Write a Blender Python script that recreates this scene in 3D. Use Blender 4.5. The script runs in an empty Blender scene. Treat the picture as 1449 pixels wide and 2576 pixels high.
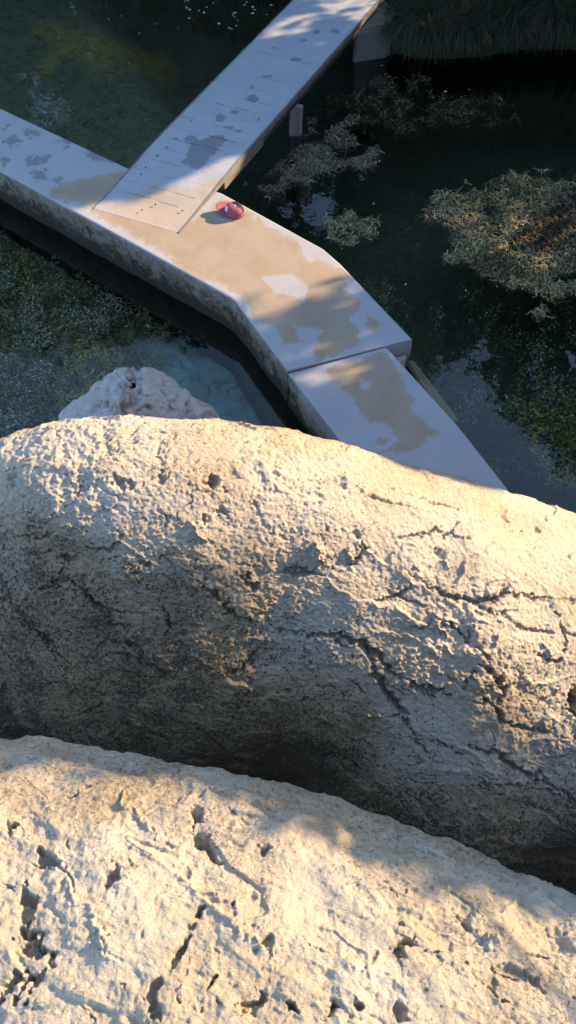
import bpy, bmesh, math, random
import numpy as np
from mathutils import Vector

random.seed(7); RNG = np.random.default_rng(11)
SC = bpy.context.scene
# ------------------------------------------------------------------ camera
F, CX, CY, CAMZ, PITCH = 1983.0, 724.5, 1288.0, 6.0, math.radians(60)   # photograph read at 1449 x 2576
cam_d = bpy.data.cameras.new('camera'); cam = bpy.data.objects.new('camera', cam_d)
SC.collection.objects.link(cam); SC.camera = cam
cam.location = (0, 0, CAMZ); cam.rotation_euler = (math.pi/2 - PITCH, 0, 0)
cam_d.sensor_fit = 'VERTICAL'; cam_d.sensor_height = 36; cam_d.lens = 36*F/2576
cam_d.clip_end = 500; cam_d.clip_start = 0.05
# ------------------------------------------------------------------ light
SUN_EL = math.radians(24); AZ = (0.92, 0.39)
_n = math.hypot(*AZ); AZ = (AZ[0]/_n, AZ[1]/_n)
SD = np.array([AZ[0]*math.cos(SUN_EL), AZ[1]*math.cos(SUN_EL), math.sin(SUN_EL)])  # towards the sun
w = bpy.data.worlds.new('World'); SC.world = w; w.use_nodes = True
nt = w.node_tree; bg = nt.nodes['Background']
sky = nt.nodes.new('ShaderNodeTexSky'); sky.sky_type = 'NISHITA'; sky.sun_disc = False
sky.ozone_density = 2.4; sky.sun_elevation = SUN_EL; sky.sun_rotation = math.atan2(AZ[0], AZ[1])
nt.links.new(sky.outputs[0], bg.inputs[0]); bg.inputs[1].default_value = 0.15
sl = bpy.data.lights.new('sun', 'SUN'); sl.energy = 3.6; sl.angle = math.radians(0.5); sl.color = (1.0, 0.72, 0.43)
so = bpy.data.objects.new('sun', sl); SC.collection.objects.link(so)
so.rotation_euler = Vector(tuple(-SD)).to_track_quat('-Z', 'Y').to_euler()
SC.view_settings.view_transform = 'Standard'; SC.view_settings.look = 'None'
SC.view_settings.gamma = 1; SC.view_settings.exposure = 1.82
SC.cycles.max_bounces = 8; SC.cycles.transparent_max_bounces = 8; SC.cycles.caustics_reflective = False

WATER = -0.5
# ------------------------------------------------------------------ geometry helpers
_FW = np.array([0, math.cos(PITCH), -math.sin(PITCH)]); _UP = np.array([0, math.sin(PITCH), math.cos(PITCH)])
def at(x, y, z=0.0):
    r = _FW + (x-CX)/F*np.array([1., 0, 0]) - (y-CY)/F*_UP
    t = (z-CAMZ)/r[2]
    return np.array([0, 0, CAMZ]) + t*r
def at_arr(q, z=0.0):
    r = _FW[None] + ((q[:, 0]-CX)/F)[:, None]*np.array([[1., 0, 0]]) - ((q[:, 1]-CY)/F)[:, None]*_UP[None]
    return np.array([[0, 0, CAMZ]]) + ((z-CAMZ)/r[:, 2])[:, None]*r
def proj(p):
    q = p - np.array([0, 0, CAMZ]); d = q@_FW
    d = np.where(np.abs(d) < 1e-6, 1e-6, d)
    return np.stack([CX + F*q[:, 0]/d, CY - F*(q@_UP)/d], 1), d
def hsh(ix, iy, iz, s=0):
    h = (ix.astype(np.int64)*374761393 + iy.astype(np.int64)*668265263 + iz.astype(np.int64)*2147483647 + s*974634777) & 0xffffffff
    h = ((h ^ (h >> 13))*1274126177) & 0xffffffff
    h = ((h ^ (h >> 15))*2246822519) & 0xffffffff
    return ((h ^ (h >> 16)) & 0xffffff)/float(0x1000000)
def vnoise(p, s=0):
    i = np.floor(p).astype(np.int64); f = p - i; f = f*f*f*(f*(f*6-15)+10)
    out = 0
    for a in (0, 1):
        wx = f[:, 0] if a else 1-f[:, 0]
        for b in (0, 1):
            wy = f[:, 1] if b else 1-f[:, 1]
            for c in (0, 1):
                wz = f[:, 2] if c else 1-f[:, 2]
                out = out + wx*wy*wz*hsh(i[:, 0]+a, i[:, 1]+b, i[:, 2]+c, s)
    return out*2-1
def fbm(p, o=4, s=0, g=.5):
    r = 0; a = 1
    for k in range(o):
        r = r + a*vnoise(p*(2.03**k) + 17.3*k, s+k); a *= g
    return r
def ridged(p, o=3, s=0):
    r = 0; a = 1
    for k in range(o):
        r = r + a*(1-np.abs(vnoise(p*(2.1**k)+9.1*k, s+k))); a *= .5
    return r/1.75
def worley(p, s=0):
    i = np.floor(p).astype(np.int64)
    f1 = np.full(len(p), 9.); f2 = np.full(len(p), 9.); idv = np.zeros(len(p))
    for a in (-1, 0, 1):
        for b in (-1, 0, 1):
            for c in (-1, 0, 1):
                x, y, z = i[:, 0]+a, i[:, 1]+b, i[:, 2]+c
                d = np.sqrt((x+hsh(x, y, z, s)-p[:, 0])**2 + (y+hsh(x, y, z, s+1)-p[:, 1])**2 + (z+hsh(x, y, z, s+2)-p[:, 2])**2)
                h = hsh(x, y, z, s+3)
                n = d < f1
                f2 = np.where(n, f1, np.minimum(f2, d)); idv = np.where(n, h, idv); f1 = np.where(n, d, f1)
    return f1, f2, idv
def sdpoly(q, poly):
    """signed distance of points q (N,2) to a polygon, negative inside"""
    poly = np.array(poly, float); d = np.full(len(q), 1e9); ins = np.zeros(len(q), bool)
    for k in range(len(poly)):
        a, b = poly[k-1], poly[k]
        e = b-a; v = q-a
        t = np.clip((v@e)/max(e@e, 1e-9), 0, 1)
        d = np.minimum(d, np.hypot(*(v - t[:, None]*e).T))
        c = ((a[1] > q[:, 1]) != (b[1] > q[:, 1]))
        ee = e[1] if abs(e[1]) > 1e-9 else 1e-9
        ins ^= c & (q[:, 0] < e[0]*(q[:, 1]-a[1])/ee + a[0])
    return np.where(ins, -d, d)
def sstep(a, b, x):
    t = np.clip((x-a)/(b-a), 0, 1); return t*t*(3-2*t)
def link_mesh(name, V, Fc, mat, parent=None, smooth=False, attrs=None, cols=None):
    me = bpy.data.meshes.new(name)
    V = np.asarray(V, dtype=np.float32); Fc = np.asarray(Fc, dtype=np.int32)
    nv, nf, k = len(V), len(Fc), Fc.shape[1]
    me.vertices.add(nv); me.vertices.foreach_set('co', V.ravel())
    me.loops.add(nf*k); me.loops.foreach_set('vertex_index', Fc.ravel())
    me.polygons.add(nf); me.polygons.foreach_set('loop_start', np.arange(0, nf*k, k, dtype=np.int32))
    me.polygons.foreach_set('loop_total', np.full(nf, k, dtype=np.int32))
    me.update(calc_edges=True); me.validate()
    if smooth: me.polygons.foreach_set('use_smooth', np.ones(len(me.polygons), bool))
    for n, v in (attrs or {}).items():
        a = me.attributes.new(n, 'FLOAT', 'POINT'); a.data.foreach_set('value', np.asarray(v, dtype=np.float32))
    for n, v in (cols or {}).items():
        a = me.attributes.new(n, 'FLOAT_COLOR', 'POINT')
        a.data.foreach_set('color', np.c_[v, np.ones(len(v))].astype(np.float32).ravel())
    o = bpy.data.objects.new(name, me); SC.collection.objects.link(o)
    me.materials.append(mat)
    if parent: o.parent = parent
    return o
def tag(o, label=None, cat=None, group=None, kind=None):
    if label: o['label'] = label
    if cat: o['category'] = cat
    if group: o['group'] = group
    if kind: o['kind'] = kind
    return o
def empty(name, loc, rz=0):
    o = bpy.data.objects.new(name, None); SC.collection.objects.link(o); o.empty_display_size = .1
    o.location = loc; o.rotation_euler = (0, 0, rz); return o
def gridfaces(nr, nc, wrap=False):
    r = np.arange(nr-1)[:, None]; c = np.arange(nc if wrap else nc-1)[None, :]; c2 = (c+1) % nc
    return np.stack([r*nc+c, r*nc+c2, (r+1)*nc+c2, (r+1)*nc+c], -1).reshape(-1, 4)
def bm_obj(name, bm, mat, parent=None, smooth=False, bevel=0):
    if bevel:
        bmesh.ops.bevel(bm, geom=bm.edges[:], offset=bevel, segments=2, affect='EDGES', clamp_overlap=True)
    bmesh.ops.recalc_face_normals(bm, faces=bm.faces)
    me = bpy.data.meshes.new(name); bm.to_mesh(me); bm.free()
    if smooth: me.polygons.foreach_set('use_smooth', np.ones(len(me.polygons), bool))
    me.materials.append(mat)
    o = bpy.data.objects.new(name, me); SC.collection.objects.link(o)
    if parent: o.parent = parent
    return o
def prism(pts, z0, z1, name, mat, parent=None, bevel=.01):
    bm = bmesh.new()
    vs = [bm.verts.new((p[0], p[1], z0)) for p in pts]; f = bm.faces.new(vs)
    r = bmesh.ops.extrude_face_region(bm, geom=[f])
    for v in r['geom']:
        if isinstance(v, bmesh.types.BMVert): v.co.z = z1
    return bm_obj(name, bm, mat, parent, bevel=bevel)

# ------------------------------------------------------------------ materials
class M:
    def __init__(s, name, rough=.8, spec=.3):
        s.m = bpy.data.materials.new(name); s.m.use_nodes = True; s.t = s.m.node_tree
        s.b = s.t.nodes['Principled BSDF']; s.b.inputs['Roughness'].default_value = rough
        s.b.inputs['Specular IOR Level'].default_value = spec
        s.geo = s.t.nodes.new('ShaderNodeNewGeometry'); s.pos = s.geo.outputs['Position']
    def n(s, typ, **k):
        x = s.t.nodes.new(typ)
        for a, b in k.items(): setattr(x, a, b)
        return x
    def set(s, sock, v):
        if hasattr(v, 'is_output') or isinstance(v, bpy.types.NodeSocket): s.t.links.new(v, sock)
        else: sock.default_value = v
    def noise(s, scale, detail=4, rough=.55, dist=0, vec=None):
        x = s.n('ShaderNodeTexNoise'); s.set(x.inputs['Vector'], vec or s.pos)
        x.inputs['Scale'].default_value = scale; x.inputs['Detail'].default_value = detail
        x.inputs['Roughness'].default_value = rough; x.inputs['Distortion'].default_value = dist
        return x.outputs['Fac']
    def vor(s, scale, feat='F1', vec=None, rnd=1):
        x = s.n('ShaderNodeTexVoronoi', feature=feat); s.set(x.inputs['Vector'], vec or s.pos)
        x.inputs['Scale'].default_value = scale; x.inputs['Randomness'].default_value = rnd
        return x.outputs['Distance']
    def math(s, op, a, b=0.0, c=0.0):
        x = s.n('ShaderNodeMath', operation=op); s.set(x.inputs[0], a); s.set(x.inputs[1], b)
        if op in ('MULTIPLY_ADD',): s.set(x.inputs[2], c)
        return x.outputs[0]
    def ramp(s, v, a, b, lo=0., hi=1.):
        x = s.n('ShaderNodeMapRange'); x.interpolation_type = 'SMOOTHSTEP'
        s.set(x.inputs[0], v); x.inputs[1].default_value = a; x.inputs[2].default_value = b
        x.inputs[3].default_value = lo; x.inputs[4].default_value = hi
        return x.outputs[0]
    def mix(s, f, a, b):
        x = s.n('ShaderNodeMix', data_type='RGBA'); s.set(x.inputs[0], f)
        for k, v in ((6, a), (7, b)):
            s.set(x.inputs[k], (v[0], v[1], v[2], 1) if isinstance(v, tuple) else v)
        return x.outputs[2]
    def attr(s, name):
        x = s.n('ShaderNodeAttribute', attribute_name=name); return x
    def color(s, c): s.set(s.b.inputs['Base Color'], (c[0], c[1], c[2], 1) if isinstance(c, tuple) else c)
    def bump(s, h, dist, strength=1., prev=None):
        x = s.n('ShaderNodeBump'); s.set(x.inputs['Height'], h)
        x.inputs['Distance'].default_value = dist; x.inputs['Strength'].default_value = strength
        if prev is not None: s.set(x.inputs['Normal'], prev)
        s.set(s.b.inputs['Normal'], x.outputs[0]); return x.outputs[0]

def plain(name, c, rough=.8, vary=.15, scale=20, spec=.3):
    m = M(name, rough, spec); n = m.noise(scale, 4)
    m.color(m.mix(n, tuple(x*(1-vary) for x in c), tuple(min(1, x*(1+vary)) for x in c)))
    m.bump(n, .003, .5)
    return m.m

def rock_mat(name, light, warm, dark, k=1.0, speck=1.0):
    """limestone: cream body, warmer patches, dark lichen crust driven by the 'lich' attribute"""
    m = M(name, .9, .15)
    big = m.noise(1.6*k, 4, .6); mid = m.noise(9*k, 6, .65, .6); fine = m.noise(60*k, 5, .7)
    c = m.mix(m.ramp(big, .35, .65), light, warm)
    c = m.mix(m.ramp(mid, .48, .72, 0, .35), c, tuple(x*.85 for x in warm))
    c = m.mix(m.ramp(fine, .5, .8, 0, .3), c, tuple(x*.7 for x in warm))
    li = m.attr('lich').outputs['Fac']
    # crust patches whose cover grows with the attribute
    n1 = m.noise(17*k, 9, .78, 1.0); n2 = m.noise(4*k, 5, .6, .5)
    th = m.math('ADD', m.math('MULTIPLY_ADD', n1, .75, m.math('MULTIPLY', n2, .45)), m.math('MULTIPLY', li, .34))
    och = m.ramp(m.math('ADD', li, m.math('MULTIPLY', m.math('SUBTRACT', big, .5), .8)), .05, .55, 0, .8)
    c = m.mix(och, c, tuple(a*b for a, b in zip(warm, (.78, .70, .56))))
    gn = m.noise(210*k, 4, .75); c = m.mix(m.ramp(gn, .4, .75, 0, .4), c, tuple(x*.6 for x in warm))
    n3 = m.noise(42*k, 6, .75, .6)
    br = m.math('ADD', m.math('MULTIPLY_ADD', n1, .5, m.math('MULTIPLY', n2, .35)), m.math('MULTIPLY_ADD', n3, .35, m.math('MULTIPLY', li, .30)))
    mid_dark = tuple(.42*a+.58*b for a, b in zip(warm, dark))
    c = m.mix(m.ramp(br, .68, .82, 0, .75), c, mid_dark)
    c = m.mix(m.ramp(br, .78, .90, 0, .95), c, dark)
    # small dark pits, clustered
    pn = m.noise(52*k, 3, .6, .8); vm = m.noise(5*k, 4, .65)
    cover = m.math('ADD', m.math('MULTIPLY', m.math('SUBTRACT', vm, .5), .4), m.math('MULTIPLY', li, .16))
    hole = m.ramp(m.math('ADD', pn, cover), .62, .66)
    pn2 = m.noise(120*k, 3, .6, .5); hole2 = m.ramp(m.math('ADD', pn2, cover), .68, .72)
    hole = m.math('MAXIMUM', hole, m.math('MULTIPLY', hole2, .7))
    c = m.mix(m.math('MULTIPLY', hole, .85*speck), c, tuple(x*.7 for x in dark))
    pale = m.ramp(m.math('ADD', m.noise(24*k, 6, .75, .4), m.math('MULTIPLY', li, -.06)), .56, .66, 0, .5)
    c = m.mix(m.math('MULTIPLY', pale, m.math('SUBTRACT', 1.0, hole)), c, tuple(min(.8, x*1.18) for x in light))
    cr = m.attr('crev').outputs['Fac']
    c = m.mix(m.math('MULTIPLY', cr, m.ramp(mid, .3, .6, .45, .85)), c, tuple(x*1.2 for x in dark))  # cracks and pits darkened: dirt plus recess shade painted into the colour
    m.color(c)
    b = m.bump(m.noise(30*k, 8, .75, .3), .03/k, .8)
    h2 = m.math('SUBTRACT', m.noise(130*k, 5, .7), m.math('MULTIPLY', hole, .9))
    m.bump(h2, .009/k, .9, b)
    return m.m

MAT = {}
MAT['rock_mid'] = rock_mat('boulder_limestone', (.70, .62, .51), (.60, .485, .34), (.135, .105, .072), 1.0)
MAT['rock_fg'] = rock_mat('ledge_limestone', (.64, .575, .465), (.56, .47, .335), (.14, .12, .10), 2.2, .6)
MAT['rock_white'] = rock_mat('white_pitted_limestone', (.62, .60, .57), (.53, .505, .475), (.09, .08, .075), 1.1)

def concrete(name, base, tan, grooves=False):
    m = M(name, .75, .3)
    n = m.noise(2.5, 5, .6); f = m.noise(45, 6, .7); f2 = m.noise(300, 3)
    c = m.mix(m.ramp(n, .3, .7, 0, .5), base, tuple(x*.82 for x in base))
    c = m.mix(m.ramp(f, .55, .75, 0, .3), c, tuple(x*.7 for x in base))
    st = m.attr('stain').outputs['Fac']
    nn = m.math('ADD', m.math('MULTIPLY', m.math('SUBTRACT', m.noise(7, 7, .65, .8), .5), .9), st)
    c = m.mix(m.math('MULTIPLY', m.math('MULTIPLY_ADD', m.ramp(nn, .47, .53), .6, m.ramp(nn, .38, .68, 0, .4)), m.ramp(f, .3, .7, .6, .95)), c, tan)
    nn2 = m.ramp(nn, .66, .7, 0, .45)
    c = m.mix(m.math('MULTIPLY', nn2, m.ramp(n, .4, .6)), c, tuple(x*.86 for x in tan))
    wet = m.attr('wet').outputs['Fac']
    wn = m.math('ADD', m.math('MULTIPLY', m.math('SUBTRACT', m.noise(13, 7, .65, .6), .5), 1.2), wet)
    wm = m.ramp(wn, .48, .56)
    c = m.mix(m.math('MULTIPLY', wm, .85), c, tuple(x*.52 for x in base))
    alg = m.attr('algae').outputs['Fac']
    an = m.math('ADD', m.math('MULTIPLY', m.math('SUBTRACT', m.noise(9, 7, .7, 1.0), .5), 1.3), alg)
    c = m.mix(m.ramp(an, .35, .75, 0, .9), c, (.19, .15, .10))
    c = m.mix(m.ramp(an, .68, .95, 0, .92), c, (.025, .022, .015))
    spk = m.ramp(m.vor(11), .06, .035)
    c = m.mix(m.math('MULTIPLY', spk, m.ramp(m.noise(3), .5, .55, 0, .7)), c, (.08, .07, .06))
    if grooves:
        gr = m.attr('groove').outputs['Fac']
        c = m.mix(m.math('MULTIPLY', gr, m.ramp(m.noise(5, 3), .35, .55, .3, .85)), c, (.07, .065, .06))
    m.color(c)
    m.set(m.b.inputs['Roughness'], m.math('SUBTRACT', .8, m.math('MULTIPLY', wm, .25)))
    b = m.bump(f, .004, .6); m.bump(f2, .0015, .5, b)
    return m.m
MAT['conc'] = concrete('weathered_concrete', (.395, .395, .41), (.35, .265, .165))
MAT['gang'] = concrete('gangway_concrete', (.39, .40, .43), (.42, .34, .25), True)
MAT['pale'] = plain('pale_concrete', (.5, .48, .42), .85, .25, 12)
MAT['dim'] = plain('grey_stone_block', (.2, .19, .16), .9, .35, 9)
MAT['dark'] = plain('dark_concrete', (.07, .065, .05), .9, .4, 14)  # near-black concrete for the body under the gangway deck
MAT['wood'] = plain('bleached_wood', (.30, .255, .24), .85, .35, 30)
MAT['ledge'] = plain('submerged_concrete', (.34, .29, .16), .9, .3, 8)

# water surface: clear tinted sheet with a mirror film (Fresnel)
def water_mat():
    m = M('water'); t = m.t; t.nodes.remove(m.b)
    out = [x for x in t.nodes if x.type == 'OUTPUT_MATERIAL'][0]
    tr = m.n('ShaderNodeBsdfTransparent'); tr.inputs[0].default_value = (.90, .93, .84, 1)
    gl = m.n('ShaderNodeBsdfGlossy'); gl.inputs['Roughness'].default_value = .012
    fr = m.n('ShaderNodeFresnel'); fr.inputs[0].default_value = 1.5
    bp = m.n('ShaderNodeBump'); bp.inputs['Distance'].default_value = .01; bp.inputs['Strength'].default_value = .35
    h = m.math('ADD', m.noise(2.2, 3, .5, .4), m.math('MULTIPLY', m.noise(9, 2, .5), .12))
    t.links.new(h, bp.inputs['Height'])
    t.links.new(bp.outputs[0], gl.inputs['Normal']); t.links.new(bp.outputs[0], fr.inputs['Normal'])
    mx = m.n('ShaderNodeMixShader')
    t.links.new(fr.outputs[0], mx.inputs[0]); t.links.new(tr.outputs[0], mx.inputs[1]); t.links.new(gl.outputs[0], mx.inputs[2])
    t.links.new(mx.outputs[0], out.inputs[0]); return m.m
MAT['water'] = water_mat()

def bed_mat():
    m = M('riverbed', .95, .1)
    col = m.attr('col').outputs['Color']
    n1 = m.noise(5, 8, .7, 1.5); n2 = m.noise(1.5, 5, .6, .6); n3 = m.noise(22, 6, .7, .8)
    mossy = m.attr('moss').outputs['Fac']
    c = m.mix(m.ramp(n1, .45, .68, 0, .6), col, (.06, .07, .035))
    c2 = m.mix(m.ramp(n3, .42, .62), (.05, .06, .03), (.45, .42, .16))
    c2 = m.mix(m.ramp(n1, .48, .62, 0, .8), c2, (.46, .49, .40))
    c = m.mix(m.math('MULTIPLY', mossy, m.ramp(n2, .25, .5)), c, c2)
    c = m.mix(m.ramp(n3, .6, .75, 0, .4), c, (.2, .2, .15))
    m.color(c); m.bump(n1, .12, .8, m.bump(n3, .04, .7))
    return m.m
MAT['bed'] = bed_mat()

def leafy(name, rough=.6, trans=.0):
    m = M(name, rough, .3); col = m.attr('col').outputs['Color']; m.color(col)
    if trans:
        t = m.t; out = [x for x in t.nodes if x.type == 'OUTPUT_MATERIAL'][0]
        tl = m.n('ShaderNodeBsdfTranslucent'); t.links.new(col, tl.inputs[0])
        mx = m.n('ShaderNodeMixShader'); mx.inputs[0].default_value = trans
        t.links.new(m.b.outputs[0], mx.inputs[1]); t.links.new(tl.outputs[0], mx.inputs[2]); t.links.new(mx.outputs[0], out.inputs[0])
    return m.m
MAT['leaf'] = leafy('foliage', .6, .3)
MAT['weed'] = leafy('water_weed', .75)
MAT['grass'] = leafy('bank_grass', .6, .2)
MAT['bark'] = plain('bark', (.12, .09, .065), .95, .4, 14)
MAT['dryleaf'] = plain('dry_leaf', (.42, .36, .26), .8, .3, 30)

# ------------------------------------------------------------------ terrain
def bank_line(x):                         # y where the far bank begins
    return np.where(x > 1.3, 11.2+.12*np.sin(x*2.1), 13.0 + .5*np.clip((1.3-x), 0, 5) )
def terrain():
    a = np.linspace(-5.2, 5.2, 300); tail = np.array([5.6, 6.2, 7, 8, 9.5, 11.5, 14, 18, 24, 32, 45, 65, 90])
    xs = np.r_[-tail[::-1], a, tail]
    b = np.linspace(3.0, 14.5, 330)
    ys = np.r_[-90, -60, -40, -25, -15, -10, -7, -5, -3.5, -2.4, -1.6, -1, -.5, 0, .5, 1, 1.5, 2, 2.5, b, 15, 15.6, 16.4, 17.5, 19, 21, 24, 28, 34, 45, 60, 90]
    X, Y = np.meshgrid(xs, ys); x = X.ravel(); y = Y.ravel()
    p3 = np.c_[x, y, 0*x]
    bed = -1.35 + .12*fbm(p3*.5, 3, 3)
    near = sstep(9.0, 6.0, y + .732*(x+2))              # pool in front of the walkway
    bed = bed + near*(.12*fbm(p3*1.9, 5, 5) + .12*ridged(p3*1.3, 3, 8))
    rt = sstep(0, 1.5, (x+1.5) - (9.5-y)*.5)
    bed = bed - .55*rt
    lump = fbm(p3*3.2, 4, 21)*.04; bed = bed+lump
    e = y - bank_line(x)
    far = sstep(-.15, .25, e)
    bankh = -.15 + .25*sstep(0, 1.5, e) + .4*sstep(1, 8, e) + .05*fbm(p3*.8, 3, 2)
    z = bed*(1-far) + bankh*far
    rb = sstep(7.5, 10.5, x); z = z*(1-rb) + (.3 + .1*fbm(p3*.3, 3, 4))*rb
    nb = sstep(-.6, -3.2, y); z = z*(1-nb) + (3.6+.25*fbm(p3*.3, 3, 9))*nb
    lb = sstep(-9, -12, x); z = np.where(y > -.6, z*(1-lb)+.4*lb, z)
    V = np.c_[x, y, z]
    col = np.tile(np.array([.30, .33, .24]), (len(x), 1))
    pix, _ = proj(np.c_[x, y, np.full_like(x, -1.3)])
    sand = sstep(70, -40, sdpoly(pix, [(430, 905), (545, 880), (600, 930), (690, 1075), (720, 1200), (330, 1200), (380, 1010)]) + 40*fbm(p3*3, 3, 33))
    col = col*(1-sand[:, None]) + np.array([.5, .74, .72])*sand[:, None]
    ul = sstep(40, -60, sdpoly(pix, [(-600, -200), (420, 120), (520, 300), (340, 470), (-200, 330), (-700, 100)]))
    col = col*(1-ul[:, None]*.8) + np.array([.34, .38, .25])*ul[:, None]*.8
    sun_patch = sstep(40, -30, sdpoly(pix, [(90, 80), (250, 50), (390, 55), (420, 110), (330, 150), (120, 130)]) + 30*fbm(p3*2, 3, 35))  # patch of sunlight on the riverbed, painted into its colour
    col = col*(1-sun_patch[:, None]*.8) + np.array([.75, .6, .22])*sun_patch[:, None]*.8
    rd = rt*(1-far)
    col = col*(1-.5*rd[:, None])
    moss = near*(1-sand)
    far2 = (far > .5) | (nb > .5) | (rb > .5) | (lb > .5)
    col[far2] = np.array([.06, .07, .035]); col[nb > .3] = np.array([.46, .41, .32])
    tag(link_mesh('ground', V, gridfaces(len(ys), len(xs)), MAT['bed'], smooth=True, attrs={'moss': moss}, cols={'col': col}), kind='structure')
terrain()
wv = np.array([(-60, -3, WATER), (60, -3, WATER), (60, 60, WATER), (-60, 60, WATER)])
tag(link_mesh('water', wv, [[0, 1, 2, 3]], MAT['water']), kind='structure')

# ------------------------------------------------------------------ concrete walkway
TAN = [  # blotches of tan scale on the slabs (traced outlines laid on the slab top)
    [(769, 649), (855, 672), (879, 692), (867, 727), (910, 766), (886, 805), (906, 840), (898, 871), (800, 910), (785, 895), (800, 848), (714, 868), (699, 828), (640, 800), (610, 745), (560, 720), (470, 690), (430, 650), (240, 540), (210, 520), (280, 515), (420, 560), (470, 560), (560, 500), (640, 545), (750, 610)],
    [(824, 922), (972, 887), (1007, 938), (1019, 981), (1039, 1008), (1035, 1036), (1066, 1059), (1109, 1090), (1035, 1137), (949, 1141), (1007, 1110), (957, 1063), (918, 1059), (890, 1008), (824, 950)],
    [(925, 800), (962, 812), (957, 832), (922, 826)], [(950, 1098), (985, 1105), (970, 1122), (945, 1115)],
    [(120, 470), (300, 430), (330, 440), (240, 520), (130, 500)]]
HOLE = [[(735, 690), (770, 720), (765, 755), (690, 735), (660, 700)], [(740, 820), (812, 830), (800, 845), (775, 870), (750, 850)], [(905, 958), (935, 960), (925, 980), (905, 975)]]
GREYWET = [[(0, 350), (30, 340), (60, 355), (20, 372)], [(60, 400), (130, 385), (120, 410), (70, 420)], [(75, 430), (115, 425), (120, 450), (90, 455)], [(0, 395), (30, 400), (10, 420)], [(140, 355), (180, 350), (170, 375)],
           [(0, 320), (25, 315), (10, 332)], [(130, 450), (160, 440), (150, 470)], [(210, 380), (260, 385), (290, 410), (230, 405)], [(60, 330), (95, 322), (100, 340), (70, 345)]]
def paint(V, polys, sc):
    q, d = proj(V); r = np.full(len(V), -1.)
    for p in polys: r = np.maximum(r, np.clip(.5 - sdpoly(q, p)/sc, -1, 1.0))
    return r
def loft_slab(name, near, far, zb, stations, mat, zt=0.0, parent=None, nt=90, label=None, cat=None, wobble=.0008):
    near = np.array(near, float); far = np.array(far, float)
    def resample(P, n):
        # sharp but slightly eased polyline
        s = np.r_[0, np.cumsum(np.hypot(*np.diff(near, axis=0).T))]; t = np.linspace(0, s[-1], n)
        return np.c_[np.interp(t, s, P[:, 0]), np.interp(t, s, P[:, 1])]
    A = resample(near, stations); B = resample(far, stations)
    tt = np.linspace(0, 1, nt); side = np.array([1, .8, .6, .45, .33, .24, .17, .11, .06, .03, .012])
    rows = []
    H = zt-zb
    for k in side: rows.append((0, -k, .0))
    rows.append((0, -.004/H, .003))
    for t in tt: rows.append((t, 0, .008))
    rows.append((1, -.004/H, -.003))
    for k in side[::-1]: rows.append((1, -k, 0))
    R = len(rows); d = B-A; L = np.hypot(*d.T)[:, None]; u = d/L
    V = np.zeros((stations, R, 3))
    for j, (t, zz, ins) in enumerate(rows):
        tc = t
        off = (ins if t < .5 else -abs(ins)) if 0 < j else 0
        w_ = 0.008*(1-2*t) if zz == 0 else 0
        V[:, j, :2] = A + d*tc + u*w_
        V[:, j, 2] = zt + zz*H
    P = V.reshape(-1, 3)
    n = fbm(P*6, 4, 40)
    top = P[:, 2] > zt-.001
    P[:, 2] += np.where(top, n*wobble, 0)
    isd = ~top
    nx = np.zeros((stations, R, 2)); nx[:, :len(side)+1] = -u[:, None]; nx[:, -len(side)-1:] = u[:, None]
    amp = (.012*fbm(P*4, 4, 44))*np.clip((zt-P[:, 2])/.15, 0, 1)
    P[:, :2] += nx.reshape(-1, 2)*amp[:, None]
    st = np.where(top, paint(P, TAN, 55), -1)
    for h in HOLE: st = np.minimum(st, np.where(top, np.clip(.5+sdpoly(proj(P)[0], h)/30, -1, 1), 1))
    wet = np.where(top, paint(P, GREYWET, 45), -1)
    dz = zt-P[:, 2]
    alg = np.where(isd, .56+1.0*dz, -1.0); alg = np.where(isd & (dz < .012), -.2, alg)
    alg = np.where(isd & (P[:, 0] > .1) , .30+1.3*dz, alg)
    alg = np.where(isd & (P[:, 2] < WATER-.02), 1.5, alg)
    Fc = gridfaces(stations, R, True)
    # end caps
    c = []
    base = P.shape[0]
    cap0 = P[:R].mean(0); cap1 = P[-R:].mean(0)
    P = np.r_[P, [cap0, cap1]]
    for a in (st, wet, alg): pass
    ext = lambda a, v: np.r_[a, [v, v]]
    o = link_mesh(name, P, Fc, mat, parent, attrs={'stain': ext(st, -1), 'wet': ext(wet, -1), 'algae': ext(alg, 0)})
    bm = bmesh.new(); bm.from_mesh(o.data); bm.verts.ensure_lookup_table()
    for s0 in (0, base-R):
        try: bm.faces.new([bm.verts[s0+k] for k in range(R)])
        except ValueError: pass
    bmesh.ops.delete(bm, geom=[v for v in bm.verts if not v.link_faces], context='VERTS')
    bmesh.ops.recalc_face_normals(bm, faces=bm.faces); bm.to_mesh(o.data); bm.free()
    return o
BED = -2.3
walk = loft_slab('concrete_walkway',
    [(-8, 11.47), (-3.37, 8.08), (-2.4, 7.37), (-1.55, 6.75), (-.60, 6.05), (-.545, 5.99), (0, 5.06)],
    [(-7.4, 11.85), (-3.0, 8.88), (-1.86, 8.11), (-.77, 7.69), (.38, 6.77), (.56, 6.54), (1.25, 5.47)], BED, 520, MAT['conc'])
tag(walk, 'long angled concrete walkway crossing the pool with tan scale and the pink cap on it', 'walkway')
low = loft_slab('concrete_slab', [(.006, 5.035), (.53, 4.16), (1.03, 3.3)], [(.985, 5.375), (1.6, 4.4), (2.18, 3.3)], BED, 220, MAT['conc'], zt=-.012)
tag(low, 'lower concrete slab beyond the dark joint, running down behind the big boulder', 'slab')
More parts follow.
